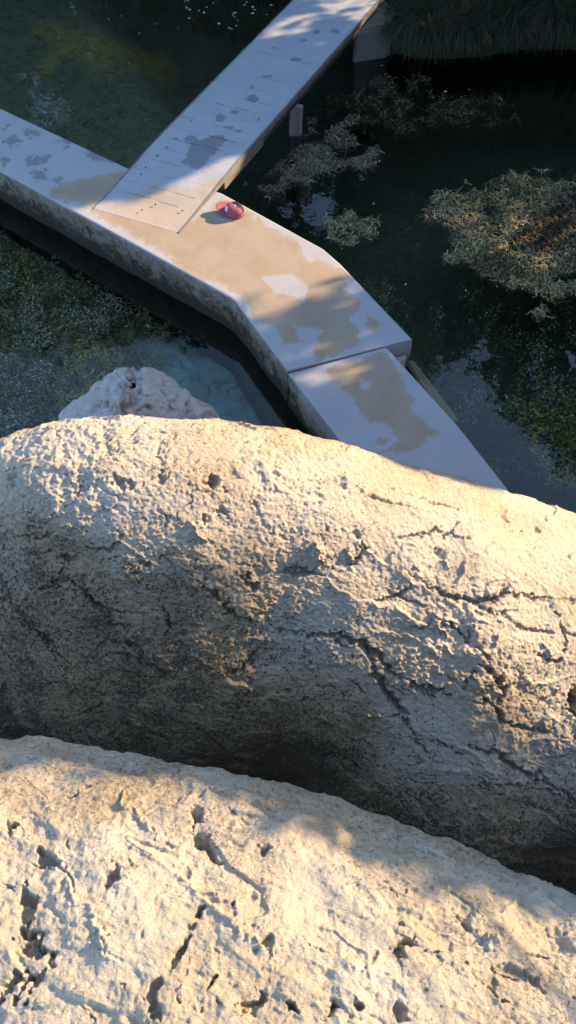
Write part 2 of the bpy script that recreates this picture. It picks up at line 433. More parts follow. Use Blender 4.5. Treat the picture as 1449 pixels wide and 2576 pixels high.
# corner pier under the walkway's outer corner, and the drowned footing beside the lower slab
pier = prism([(1.06, 5.32), (1.235, 5.445), (1.16, 5.62), (.98, 5.5)], BED, -.22, 'corner_pier', MAT['pale'], bevel=.02)
tag(pier, 'rough pale pier under the outer corner of the walkway', 'pier')
z0 = WATER-.12
q = [at(*p, z=z0)[:2] for p in [(1020, 905), (1042, 905), (1158, 1058), (1120, 1068)]]
tag(prism(q, z0-.5, z0, 'submerged_footing', MAT['ledge'], bevel=.015), 'drowned olive footing strip beside the lower concrete slab', 'footing')
q = [at(*p, z=-.95)[:2] for p in [(585, 905), (640, 905), (850, 1240), (770, 1240)]]
tag(prism(q, -1.7, -.95, 'sunken_ledge', plain('algae_ledge', (.09, .085, .045), .9, .4, 8), bevel=.02), 'dark sunken ledge along the near foot of the walkway wall', 'ledge')

# ------------------------------------------------------------------ gangway
gdir = np.array([.472, .882]); gdir /= np.hypot(*gdir); gn = np.array([gdir[1], -gdir[0]])
def gangway():
    L = 7.4; W = 1.045; o2 = np.array([-2.19, 7.42])
    root = empty('gangway', (o2[0], o2[1], 0))
    ns, ntt = 620, 90
    s = np.linspace(-.0, L, ns); t = np.linspace(0, 1, ntt)
    S, T = np.meshgrid(s, t, indexing='ij')
    skew = 0.08                                    # ends are not quite square
    lo = (o2 + 0*gdir); 
    # start line runs from the left foot to the right foot on the walkway
    r0 = np.array([-1.22, 7.03]); sh = (r0-o2)@gdir
    X = np.zeros((ns, ntt, 3))
    start = T*sh
    SS = start + S
    X[..., :2] = o2 + SS[..., None]*gdir + (T*W)[..., None]*gn
    X[..., 2] = .0016 + .061*sstep(0, 1.5, S)
    P = X.reshape(-1, 3); Sf = S.ravel(); Tf = T.ravel()
    P[:, 2] += .003*fbm(P*5, 3, 50)*sstep(.1, .8, Sf)
    gr = np.zeros(len(P)); grd = np.zeros(len(P))
    for k, s0 in enumerate([.38, .56, .78, .98, 1.2, 1.40, 1.62, 1.83, 2.03, 2.24, 2.45, 2.68, 2.95, 3.45]):
        a, b = random.uniform(0, .3), random.uniform(.75, 1)
        dd = np.abs(Sf + Tf*sh*0 - s0 - .01*vnoise(np.c_[Tf*3+k*7, Tf*0, Tf*0], 3))
        gr = np.maximum(gr, sstep(.007, .002, dd)*((Tf > a) & (Tf < b))*random.uniform(.5, 1))
    P[:, 2] -= gr*.004
    pp = [[(470, 395), (478, 355), (560, 340), (572, 352), (525, 400), (500, 430), (455, 410)]]
    for (x, y, rx, ry) in [(800, 80, 12, 6), (842, 79, 13, 6), (762, 100, 11, 5), (746, 149, 14, 6), (672, 191, 13, 5), (635, 219, 6, 4), (635, 248, 17, 10), (554, 297, 13, 12), (590, 281, 10, 6), (576, 320, 13, 4), (543, 352, 13, 14), (520, 380, 26, 18), (690, 120, 8, 3), (480, 350, 20, 9), (650, 300, 5, 4), (600, 330, 8, 4)]:
        pp.append([(x+rx*math.cos(a), y+ry*math.sin(a)) for a in np.linspace(0, 6.28, 10)[:-1]])
    wet = paint(P, pp, 22)
    stn = paint(P, [[(238, 525), (380, 470), (470, 470), (560, 450), (447, 590)]], 90)
    deck = link_mesh('deck', P - np.array([o2[0], o2[1], 0]), gridfaces(ns, ntt), MAT['gang'], root,
                     attrs={'stain': stn, 'wet': wet, 'algae': np.full(len(P), -1.), 'groove': gr})
    # body below the deck sheet: closed edge beams
    def beam(t0, t1, z0a, z1a, sa, name, mat, L=L):
        bm = bmesh.new(); n = 40; rings = []
        for k in range(n):
            s_ = sa + (L-sa)*k/(n-1); zt = .0016 + .061*float(sstep(0, 1.5, np.array(s_))) - .006
            ring = []
            for (tq, zz) in ((t0, z0a), (t1, z0a), (t1, None), (t0, None)):
                xy = o2 + (s_+min(max(tq, 0), 1)*sh)*gdir + tq*W*gn
                z = zt-.0 if zz is None else zz
                j = .004*math.sin(k*3.7+tq*5)
                ring.append(bm.verts.new((xy[0]-o2[0]+j*.6, xy[1]-o2[1], z + (z1a if zz is None else 0))))
            rings.append(ring)
        for a, b in zip(rings, rings[1:]):
            for q_ in range(4): bm.faces.new((a[q_], a[(q_+1) % 4], b[(q_+1) % 4], b[q_]))
        bm.faces.new(rings[0]); bm.faces.new(rings[-1])
        return bm_obj(name, bm, mat, root)
    beam(.005, .995, -.10, 0, .95, 'slab_body', MAT['dark'])
    beam(-.012, -.001, -.11, .012, .0, 'edge_strip', MAT['dim']); beam(1.001, 1.022, .0, .014, .0, 'edge_strip', MAT['dim'])
    beam(.975, 1.02, -.10, -.03, .98, 'edge_beam', MAT['dim'], 1.9); beam(-.02, .06, -.17, -.11, 1.3, 'edge_beam', MAT['dim'])
    iron = plain('rusty_iron', (.05, .035, .03), .8, .3, 60)
    bolt = None
    for (x, y) in [(354, 439), (367, 422), (396, 392), (419, 371), (443, 349), (480, 306), (390, 508), (458, 524), (356, 522)]:
        p = at(x, y, .06)
        if bolt is None:
            bm = bmesh.new(); bmesh.ops.create_cone(bm, cap_ends=True, segments=8, radius1=.010, radius2=.007, depth=.010)
            bolt = bm_obj('bolt', bm, iron, root); b = bolt
        else:
            b = bolt.copy(); SC.collection.objects.link(b); b.parent = root
        zz = .066 if y < 460 else .03
        b.location = (p[0]-o2[0], p[1]-o2[1], zz)
    tag(root, 'long straight gangway of pale concrete with wet footprints, sloping onto the walkway', 'gangway')
gangway()
# abutment, post, bracket
q = [at(*p, z=-.15)[:2] for p in [(890, 95), (985, 80), (1010, 10), (930, 0)]]
ab = prism(q, -1.6, -.06, 'stone_abutment', MAT['dim'], bevel=.04)
tag(ab, 'grey block abutment under the far right edge of the gangway by the grass', 'abutment')
def post():
    b = at(741, 338, WATER); root = empty('support_post', (b[0], b[1], 0))
    for k, (dx, w_, ln, rz, col) in enumerate(((-.035, .07, 1, .2, 'wood'), (.045, .075, .93, -.5, 'wood'))):
        bm = bmesh.new(); bmesh.ops.create_cube(bm, size=1)
        bmesh.ops.subdivide_edges(bm, edges=bm.edges, cuts=4, use_grid_fill=True)
        for v in bm.verts:
            v.co.x = v.co.x*w_*(1+.3*v.co.z) + dx; v.co.y *= .07; v.co.z = v.co.z*1.7-.95
            c, s = math.cos(rz), math.sin(rz); x_, y_ = v.co.x-dx, v.co.y; v.co.x = dx + c*x_-s*y_ + .004*math.sin(v.co.z*19); v.co.y = s*x_+c*y_
            v.co.x += .03*(v.co.z+.5)
        bm_obj('plank', bm, MAT[col], root, bevel=0)
    tag(root, 'bleached twin plank post standing in the water under the gangway edge', 'post')
post()
p = at(545, 214, .0)
bm = bmesh.new(); bmesh.ops.create_icosphere(bm, subdivisions=3, radius=1)
for v in bm.verts:
    k = 1+.18*math.sin(v.co.x*5+v.co.y*3)*math.cos(v.co.z*4); v.co = Vector((v.co.x*.10*k, v.co.y*.17*k, v.co.z*.35*k))
cs = bm_obj('pale_stone', bm, MAT['pale'], smooth=True); cs.location = (p[0]-.02, p[1], -.33)
tag(cs, 'small pale stone knob poking out on the left side of the gangway', 'stone')

# ------------------------------------------------------------------ rocks
TARGET = []           # (points, desired sun fraction) used to open the tree canopy where the sun falls
def cat(ctrl, n):
    """closed/open Catmull-Rom through control points, n samples by arc length"""
    c = np.array(ctrl, float); c = np.r_[[2*c[0]-c[1]], c, [2*c[-1]-c[-2]]]; out = []
    for i in range(1, len(c)-2):
        t = np.linspace(0, 1, 24, endpoint=False)[:, None]
        a, b, d, e = c[i-1], c[i], c[i+1], c[i+2]
        out.append(.5*((2*b)+(-a+d)*t+(2*a-5*b+4*d-e)*t*t+(-a+3*b-3*d+e)*t**3))
    out = np.r_[np.concatenate(out), [c[-2]]]
    s = np.r_[0, np.cumsum(np.hypot(*np.diff(out, axis=0).T))]
    tt = np.linspace(0, s[-1], n)
    return np.c_[np.interp(tt, s, out[:, 0]), np.interp(tt, s, out[:, 1])]
def normals(G):
    du = np.gradient(G, axis=0); dv = np.gradient(G, axis=1); n = np.cross(du, dv)
    return n/np.maximum(np.linalg.norm(n, axis=2, keepdims=True), 1e-9)
_WARP = {}
def strokes(P, pts3, width, depth, prof=3.6):
    """groove along a 3D polyline, width in metres tapering at the ends; returns depth field"""
    key = (id(P), len(P))
    if key not in _WARP:
        _WARP.clear(); _WARP[key] = (np.c_[fbm(P*24, 4, 73, .6), fbm(P*24, 4, 74, .6), fbm(P*24, 4, 75, .6)], np.clip(1+.35*vnoise(P*28, 71)+.2*vnoise(P*75, 72), .6, 1.5), P)
    wp, jit, P0 = _WARP[key]; P = P0 + (min(.95*width, .02) if width > .01 else .008)*wp
    r = np.zeros(len(P)); m = len(pts3)-1
    for k in range(m):
        a, b = pts3[k], pts3[k+1]; e = b-a; v = P-a
        near = np.einsum('ij,ij->i', v, v) < (np.linalg.norm(e)+4*width)**2
        idx = np.nonzero(near)[0]
        if not len(idx): continue
        vv = v[idx]; t = np.clip(vv@e/max(e@e, 1e-9), 0, 1); d = np.linalg.norm(vv-t[:, None]*e, axis=1)
        g = (k+t)/m; wd = width*(.35+.65*np.sin(np.pi*np.clip(g, .04, .96)))*jit[idx]
        r[idx] = np.maximum(r[idx], depth*np.clip(1-(d/wd)**prof, 0, 1)*(.4+.6*np.sin(np.pi*np.clip(g, .04, .96))))
    return r
def chips(P, scale, seed, warp=.35, soft=.16):
    """broken-stone plateaus: flat facets at random heights with steep edges"""
    a, b, i = worley(P*scale + warp*np.c_[fbm(P*scale*1.3, 2, seed+1), fbm(P*scale*1.3, 2, seed+2), fbm(P*scale*1.3, 2, seed+3)], seed)
    return (i-.5)*sstep(0, soft, b-a), b-a
class Finder:
    """picture point -> point of a rock's base surface"""
    def __init__(s, G, N):
        P = G.reshape(-1, 3); n = N.reshape(-1, 3)
        v = np.array([0, 0, CAMZ])-P; q, d = proj(P)
        ok = (np.einsum('ij,ij->i', n, v) > 0) & (d > 0); s.P = P[ok]; s.q = q[ok]; s.d = d[ok]
    def __call__(s, x, y):
        e = np.hypot(s.q[:, 0]-x, s.q[:, 1]-y); c = np.argsort(e)[:12]; c = c[e[c] < e[c[0]]+4]
        return s.P[c[np.argmin(s.d[c])]]

def boulder_mid():
    xs = np.r_[np.linspace(-3.4, -1.95, 60)[:-1], np.linspace(-1.95, 1.95, 620), np.linspace(1.95, 3.6, 70)[1:]]
    # crest in the picture (silhouette against pool and slab) -> depression of the sight line
    cr = np.array([(-500, 1330), (-250, 1215), (-60, 1135), (0, 1112), (30, 1094), (150, 1062), (320, 1050), (520, 1058), (700, 1080), (870, 1122), (960, 1152), (1060, 1180), (1160, 1200), (1285, 1243), (1449, 1290), (1700, 1370), (2000, 1470)], float)
    dist = np.interp(cr[:, 0], [-500, 0, 700, 1449, 2000], [2.6, 2.85, 2.88, 2.75, 2.6])
    C = []
    for (px, py), d in zip(cr, dist):
        r = _FW + (px-CX)/F*np.array([1., 0, 0]) - (py-CY)/F*_UP; t = d/r[1]; C.append(np.array([0, 0, CAMZ])+t*r)
    C = np.array(C); yc = np.interp(xs, C[:, 0], C[:, 1]); zc = np.interp(xs, C[:, 0], C[:, 2])
    back = [(.1, -4.6), (.34, -2.8), (.36, -1.6), (.28, -.7), (.12, -.2), (0, 0)]
    front = [(-.12, .075), (-.32, .13), (-.52, .10), (-.76, -.06), (-1.08, -.38), (-1.38, -.76), (-1.62, -1.25), (-1.78, -1.95), (-1.86, -3.0), (-1.8, -4.6)]
    pf = cat(back+front, 4000); i0 = int(np.argmin(np.abs(pf[:, 0])+np.abs(pf[:, 1]))); i1 = i0+int(2.55/9.6*4000)
    prof = np.r_[pf[np.linspace(0, i0-90, 90).astype(int)], pf[np.linspace(i0-89, i1, 610).astype(int)], pf[np.linspace(i1+5, 3999, 50).astype(int)]]
    NP = len(prof); CI = 90+int(610*89/(i1-i0+89))
    x = xs[:, None]*np.ones((1, NP))
    fs = np.interp(xs, [-3.4, -1.5, 0, 1.3, 3.5], [.8, .93, 1.05, 1.36, 1.36])[:, None]
    endk = np.clip(1-np.maximum(0, np.abs(xs-.0)-2.4)/1.3, .0, 1)[:, None]**.5
    py_ = prof[None, :, 0]; py_ = np.where(py_ < 0, py_*fs, py_)
    Y = yc[:, None] + (py_+.8)*endk-.8
    Z = zc[:, None] + prof[None, :, 1] - (1-endk)*.9
    G = np.stack([x, Y, Z], -1)
    # broad shape
    P = G.reshape(-1, 3)
    N = -normals(G); 
    if N[len(xs)//2, CI+60, 2] < 0: N = -N
    # keep crest line steady: damp broad noise near it
    q, _ = proj(P)
    crest = np.exp(-((np.arange(NP)-CI)/70.)**2)[None, :]*np.ones((len(xs), 1)); crest = crest.ravel()
    n1 = fbm(P*np.array([.9, 1.1, 1.3]), 3, 101)*.055*(1-.85*crest)
    # slabby layers that dip to the right: sheared coordinates
    sh = P.copy(); sh[:, 2] = P[:, 2]+.35*P[:, 0]-.25*P[:, 1]; sh[:, 0] *= .55
    lay = ridged(sh*np.array([1.6, 2.0, 4.5]), 4, 111)
    n2 = (lay-.55)*.065
    f1, f2, idv = worley(P*6.5+.5*np.c_[vnoise(P*3, 1), vnoise(P*3, 2), vnoise(P*3, 3)], 120)
    knob = (np.clip(.55-f1, 0, .55)*(.3+idv))*.07
    topm = sstep(.2, .75, N.reshape(-1, 3)[:, 2])
    n3 = fbm(P*11, 5, 130, .58)*.016*(.6+.8*topm)
    g1, g2, gid = worley(P*13+.4*np.c_[vnoise(P*9, 4), vnoise(P*9, 5), vnoise(P*9, 6)], 140)
    pit = np.where(gid > .72, np.clip(.36-g1, 0, .36)/.36, 0)**.7*.026*(.4+gid)
    k1, k2, kid = worley(P*30, 150)
    grit = (k1-.5)*.008*topm + fbm(P*45, 3, 160)*.004
    c1, e1 = chips(sh*np.array([1.5, 1, 1.6]), 5.5, 500); c2, e2 = chips(sh*np.array([1.4, 1, 1.4]), 13, 510); c3, e3 = chips(P, 30, 520, .3, .3)
    ck, cke = chips(sh, 3.1, 530, .5); cm = sstep(-.1, .35, fbm(P*1.7, 2, 540)); crk = cm*0; crk2 = sstep(.05, 0, e1)*sstep(.35, .75, fbm(P*2.6, 2, 541))*sstep(-.2, .6, fbm(P*9, 2, 542))
    rg_ = .42+.58*sstep(-.35, .35, fbm(P*2.3, 3, 545)); rt_ = rg_*(.3+.7*topm)
    ph = 3.1*(.9*P[:, 2]+.75*P[:, 1]+.36*P[:, 0]) + 1.0*fbm(P*1.4, 4, 550) + .12*vnoise(P*14, 556)+.30*fbm(P*6, 3, 557); saw = ph-np.floor(ph)
    lm = sstep(-.15, .35, fbm(P*1.5, 3, 555)+.28*P[:, 0]); ledge = lm*.021*(saw**3*sstep(1, .93, saw)-.25)
    D = n1+ledge+n2*.36*(.5+.5*rg_)+c1*.018*rg_+c2*.014*rt_+c3*.010*rt_+n3*.14*rg_-pit*.22*rg_+grit*.9*rg_+fbm(P*70, 2, 546)*.0035*topm-crk2*.014
    # traced cracks, holes and nodules
    fd = Finder(G, N); crev = np.zeros(len(P))
    C_ = [ # (points, width, depth)
        ([(715, 1598), (800, 1602), (870, 1606), (925, 1632), (955, 1650), (985, 1692), (1010, 1712)], .028, .05),
        ([(1010, 1712), (1050, 1722), (1085, 1745), (1110, 1735), (1135, 1752)], .022, .045), ([(930, 1640), (945, 1700), (975, 1745), (1010, 1800), (1045, 1850)], .035, .05),
        ([(1165, 1745), (1175, 1705), (1205, 1680), (1240, 1690), (1262, 1730), (1255, 1790), (1265, 1822), (1330, 1835), (1375, 1850), (1449, 1860)], .022, .055),
        ([(1180, 1760), (1230, 1770), (1255, 1790)], .016, .035), ([(1200, 1720), (1250, 1725)], .01, .02), ([(1210, 1745), (1225, 1775)], .01, .02),
        ([(870, 1425), (905, 1412), (920, 1385), (905, 1340)], .018, .035), ([(700, 1440), (760, 1436), (820, 1455)], .016, .03),
        ([(1000, 1350), (1060, 1345), (1100, 1330), (1140, 1338)], .016, .03), ([(1030, 1440), (1090, 1480), (1130, 1500), (1210, 1510), (1270, 1490), (1330, 1500), (1449, 1510)], .02, .04),
        ([(1150, 1500), (1200, 1520), (1250, 1545), (1300, 1530)], .014, .03), ([(1290, 1620), (1360, 1650), (1400, 1665), (1420, 1630), (1410, 1560), (1380, 1520)], .016, .04),
        ([(1085, 1565), (1130, 1570), (1160, 1600), (1180, 1615), (1185, 1560)], .014, .035), ([(180, 1480), (215, 1495), (240, 1520), (280, 1560)], .022, .03),
        ([(50, 1575), (95, 1600), (130, 1640), (160, 1660)], .026, .035), ([(185, 1485), (250, 1530), (330, 1545), (370, 1550)], .01, .02),
        ([(1165, 1575), (1100, 1560), (1020, 1590)], .014, .02), ([(500, 1465), (560, 1520), (600, 1570)], .022, .03), ([(610, 1450), (640, 1480), (630, 1500)], .022, .04),
        ([(1180, 1880), (1260, 1905), (1340, 1960), (1449, 2010)], .025, .05), ([(1080, 1860), (1130, 1885), (1200, 1930)], .018, .03), ([(850, 1200), (960, 1260), (1080, 1290)], .012, .02),
        ([(980, 1230), (1100, 1265), (1220, 1300)], .012, .02), ([(345, 1650), (400, 1690), (480, 1740)], .014, .02), ([(1445, 1730), (1452, 1800)], .05, .16)]
    for pts, wd, dp in C_:
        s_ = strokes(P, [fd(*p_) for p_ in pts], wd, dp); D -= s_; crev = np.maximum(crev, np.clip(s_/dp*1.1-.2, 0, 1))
    rr = random.Random(4)
    for _ in range(46):
        x_, y_ = rr.uniform(20, 1430), rr.uniform(0, 1); y_ = 1330+.12*x_+y_*(430+.12*x_); a_ = rr.uniform(-.15, .65); pl = []
        for _k in range(rr.randint(3, 6)):
            pl.append((x_, y_)); st = rr.uniform(16, 38); x_ += st*math.cos(a_); y_ += st*math.sin(a_); a_ += rr.uniform(-.6, .6)
        wd = rr.uniform(.008, .02); s_ = strokes(P, [fd(*p_) for p_ in pl], wd, wd*1.5); D -= s_; crev = np.maximum(crev, .9*np.clip(s_/(wd*1.5)*1.2-.3, 0, 1))
    for _ in range(60):
        x_, y_ = rr.uniform(10, 1440), rr.uniform(0, 1); y_ = 1110+.12*x_+y_*650; wd = rr.uniform(.008, .022)
        c_ = fd(x_, y_); s_ = strokes(P, [c_, c_+[rr.uniform(-wd, wd)*1.5, .005, rr.uniform(-.5, .5)*wd]], wd, wd*1.1, 1.8); D -= s_; crev = np.maximum(crev, np.clip(s_/wd-.45, 0, 1))
    for (x_, y_, wd, dp) in [(532, 1210, .05, .07), (300, 1205, .06, .045), (325, 1215, .045, .04), (405, 1200, .04, .03), (625, 1450, .035, .06), (200, 1240, .03, .03), (365, 1062, .03, .03), (405, 1085, .025, .03), (435, 1090, .02, .02),
                        (855, 1210, .05, .03), (640, 1265, .03, .03), (1110, 1390, .05, .03), (905, 1340, .06, .02), (30, 1210, .05, .03), (560, 1290, .04, .04), (515, 1310, .04, .035), (1360, 1175+150, .03, .03)]:
        c_ = fd(x_, y_); s_ = strokes(P, [c_+[-wd*.5, -.01, 0], c_+[wd*.5, .01, .0]], wd, dp, 1.6); D -= s_; crev = np.maximum(crev, .5*np.clip(s_/dp-.4, 0, 1))
    for (x_, y_, wd, dp) in [(1205, 1722, .09, .03), (1248, 1745, .06, .03), (800, 1395, .11, .05), (1100, 1575, .1, .03), (880, 1400, .05, .03), (1375, 1640, .1, .03), (500, 1340, .08, .03), (1120, 1415, .06, .03)]:
        c_ = fd(x_, y_); D += strokes(P, [c_, c_+[.01, .01, 0]], wd*1.2, dp*.8, 3)
    crev = np.maximum(crev, np.maximum(crk, crk2*.8))
    P2 = P + N.reshape(-1, 3)*D[:, None]
    # dark crust grows towards the foot of the face
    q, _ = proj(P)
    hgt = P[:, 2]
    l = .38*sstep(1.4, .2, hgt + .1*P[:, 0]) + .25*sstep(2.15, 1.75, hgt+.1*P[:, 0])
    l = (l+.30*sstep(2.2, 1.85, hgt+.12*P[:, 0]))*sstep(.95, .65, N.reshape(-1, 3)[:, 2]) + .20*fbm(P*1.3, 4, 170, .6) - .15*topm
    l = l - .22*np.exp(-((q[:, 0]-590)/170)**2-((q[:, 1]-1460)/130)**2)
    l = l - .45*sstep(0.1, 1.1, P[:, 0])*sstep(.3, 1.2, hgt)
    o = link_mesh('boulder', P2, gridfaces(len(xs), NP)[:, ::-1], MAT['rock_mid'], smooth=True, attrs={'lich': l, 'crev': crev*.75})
    tag(o, 'huge cream limestone boulder across the middle, sunlit on top and dark at its foot', 'boulder')
    vis, d = proj(P2)
    nf = N.reshape(-1, 3)@SD
    return P2, vis, nf
MIDB = boulder_mid()

def boulder_fg():
    nx = 760; xs = np.r_[np.linspace(-2.6, -.78, 70)[:-1], np.linspace(-.78, .78, nx), np.linspace(.78, 2.6, 70)[1:]]
    cr = np.array([(-900, 1960), (-400, 1885), (0, 1868), (100, 1862), (280, 1903), (430, 1935), (600, 1967), (760, 2000), (850, 2030), (1040, 2087), (1200, 2152), (1330, 2215), (1449, 2268), (1900, 2420), (2500, 2600)], float)
    C = []
    for px, py in cr:
        r = _FW + (px-CX)/F*np.array([1., 0, 0]) - (py-CY)/F*_UP; t = (4.22-CAMZ)/r[2]; C.append(np.array([0, 0, CAMZ])+t*r)
    C = np.array(C); yc = np.interp(xs, C[:, 0], C[:, 1])
    down = [(-.3, -6.2), (-.25, -4), (-.15, -2), (-.02, -1.0), (.02, -.45), (.012, -.15), (0, 0)]
    top = [(-.035, .075), (-.10, .135), (-.2, .18), (-.36, .22), (-.6, .24), (-1.0, .22), (-1.8, .1), (-3.0, -.2)]
    lo = cat(down, 150)[:-1]
    hi = cat([(.012, -.15), (0, 0)]+top, 900)
    hi = hi[np.argmin(np.abs(hi[:, 0])+np.abs(hi[:, 1])):]
    s = np.r_[0, np.cumsum(np.hypot(*np.diff(hi, axis=0).T))]
    tt = np.r_[np.linspace(0, .78, 560), np.linspace(.78, s[-1], 80)[1:]]
    hi = np.c_[np.interp(tt, s, hi[:, 0]), np.interp(tt, s, hi[:, 1])]
    prof = np.r_[lo, hi]; npf = len(prof); ci = len(lo)
    G = np.stack([xs[:, None]*np.ones((1, npf)), yc[:, None]+prof[None, :, 0], 4.22+prof[None, :, 1]+0*xs[:, None]], -1)
    G[..., 2] -= .10*np.clip(np.abs(xs)-.8, 0, 3)[:, None]**2
    P = G.reshape(-1, 3); N = normals(G)
    if N[len(xs)//2, -200, 2] < 0: N = -N
    crest = (np.exp(-((np.arange(npf)-ci)/55.)**2)[None, :]*np.ones((len(xs), 1))).ravel()
    sh = P.copy(); sh[:, 1] = P[:, 1]+.35*P[:, 0]; sh[:, 0] *= .5
    D = fbm(P*2.2, 3, 201)*.042*(1-.8*crest)+fbm(P*6, 3, 202)*.010*(1-.6*crest)
    lay = ridged(sh*np.array([4, 8.5, 7]), 4, 211); D += (lay-.55)*.022
    w1, w2, wid = worley(P*10+.6*np.c_[vnoise(P*6, 7), vnoise(P*6, 8), vnoise(P*6, 9)], 220); D += np.clip(.5-w1, 0, .5)*.008*(wid+.2)
    D += fbm(P*20, 5, 230, .6)*.0042
    g1, g2, gid = worley(P*26+.5*np.c_[vnoise(P*18, 4), vnoise(P*18, 5), vnoise(P*18, 6)], 240)
    D -= np.where(gid > .93, np.clip(.34-g1, 0, .34)/.34, 0)**.7*.010
    D += fbm(P*110, 3, 250)*.0012
    c1, e1 = chips(sh, 11, 600); c2, e2 = chips(sh, 26, 610); c3, e3 = chips(P, 60, 620, .3, .3)
    fl = .2+.8*sstep(-.2, .5, fbm(P*3.1, 2, 630)); ck, cke = chips(sh, 5.5, 640, .5); crk = 0; crk2 = sstep(.035, 0, e1)*sstep(.3, .6, fbm(P*4, 2, 651))
    D += c1*.015+c2*.009*fl+c3*.005*fl-crk*.010-crk2*.004
    fd = Finder(G, N); crev = np.zeros(len(P))
    for pts, wd, dp in [
        ([(105, 2225), (85, 2245), (72, 2290), (90, 2320)], .024, .035), ([(85, 2325), (68, 2352), (85, 2400), (90, 2420)], .022, .035), ([(115, 2365), (108, 2400)], .016, .03), ([(120, 2415), (145, 2425)], .016, .02),
        ([(105, 2115), (118, 2150), (130, 2178), (150, 2188)], .016, .03), ([(262, 2190), (285, 2215), (315, 2232)], .02, .03), ([(488, 2062), (500, 2110), (535, 2150), (552, 2168)], .015, .03), ([(500, 2050), (512, 2080)], .02, .03),
        ([(480, 2310), (492, 2328)], .018, .03), ([(487, 2345), (465, 2385), (445, 2415), (422, 2455)], .013, .03), ([(400, 2475), (395, 2520), (385, 2576)], .017, .03), ([(30, 2475), (75, 2490), (100, 2460)], .03, .035), ([(640, 2140), (665, 2150)], .014, .02), ([(655, 2375), (665, 2405)], .013, .02),
        ([(35, 2090), (20, 2060)], .02, .03), ([(170, 2010), (200, 1990), (290, 1975)], .012, .02), ([(365, 2178), (350, 2210), (320, 2235)], .007, .015),
        ([(1000, 2325), (1022, 2345), (1010, 2385), (1035, 2405)], .016, .03), ([(1035, 2400), (1090, 2400), (1150, 2408), (1185, 2425), (1260, 2440), (1320, 2470), (1390, 2500), (1449, 2508)], .009, .025),
        ([(1260, 2430), (1310, 2455), (1380, 2485)], .016, .02), ([(1140, 2290), (1170, 2320), (1205, 2370)], .012, .015), ([(1225, 2238), (1250, 2255)], .012, .02), ([(1320, 2395), (1380, 2400), (1449, 2425)], .012, .02),
        ([(720, 2300), (740, 2350), (760, 2380), (820, 2410), (880, 2440), (920, 2460)], .003, .006), ([(1215, 2480), (1270, 2520), (1295, 2540)], .008, .015),
        ([(735, 2515), (722, 2545)], .02, .03), ([(832, 2535), (836, 2552)], .014, .025), ([(895, 2522), (910, 2550)], .015, .03), ([(610, 2530), (640, 2535)], .028, .025), ([(530, 2480), (545, 2465), (515, 2545)], .012, .02), ([(985, 2530), (1020, 2570)], .018, .025),
        ([(1010, 2230), (1020, 2200)], .006, .012), ([(950, 2190), (1000, 2240)], .006, .01), ([(540, 2270), (580, 2300), (590, 2290)], .008, .012), ([(560, 2050), (600, 2080), (640, 2110)], .006, .01)]:
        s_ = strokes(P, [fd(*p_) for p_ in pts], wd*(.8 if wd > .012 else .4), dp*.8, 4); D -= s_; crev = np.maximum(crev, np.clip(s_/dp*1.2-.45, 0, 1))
    rr = random.Random(9)
    for _ in range(34):
        x_, y_ = rr.uniform(0, 1449), rr.uniform(0, 1); y_ = 1960+.2*x_+y_*(600-.2*x_); a_ = rr.choice([rr.uniform(-.1, .7), rr.uniform(.9, 1.8)]); pl = []
        for _k in range(rr.randint(3, 6)):
            pl.append((x_, y_)); st = rr.uniform(14, 36); x_ += st*math.cos(a_); y_ += st*math.sin(a_); a_ += rr.uniform(-.7, .7)
        wd = rr.uniform(.0018, .005); s_ = strokes(P, [fd(*p_) for p_ in pl], wd, wd*1.6); D -= s_; crev = np.maximum(crev, np.clip(s_/(wd*1.6)*1.2-.35, 0, 1))
    for (x_, y_, wd, dp) in [(330, 2060, .12, .012), (560, 2320, .2, .01), (230, 2330, .16, .012), (1230, 2370, .06, .012), (1180, 2290, .12, .01)]:
        c_ = fd(x_, y_); D += strokes(P, [c_, c_+[.01, .01, 0]], wd*.6, dp, 1.6)
    P2 = P + N.reshape(-1, 3)*D[:, None]
    q, _ = proj(P)
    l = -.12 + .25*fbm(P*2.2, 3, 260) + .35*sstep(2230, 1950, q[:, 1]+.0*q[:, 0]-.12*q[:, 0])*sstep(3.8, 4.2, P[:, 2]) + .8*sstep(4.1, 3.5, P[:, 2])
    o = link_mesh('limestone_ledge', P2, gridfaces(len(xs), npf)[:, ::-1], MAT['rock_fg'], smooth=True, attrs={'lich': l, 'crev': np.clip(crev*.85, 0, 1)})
    tag(o, 'nearest cream limestone outcrop at the bottom, cracked and sunlit with a blue shaded rim', 'rock')
    return P2, proj(P2)[0], N.reshape(-1, 3)@SD
FGB = boulder_fg()

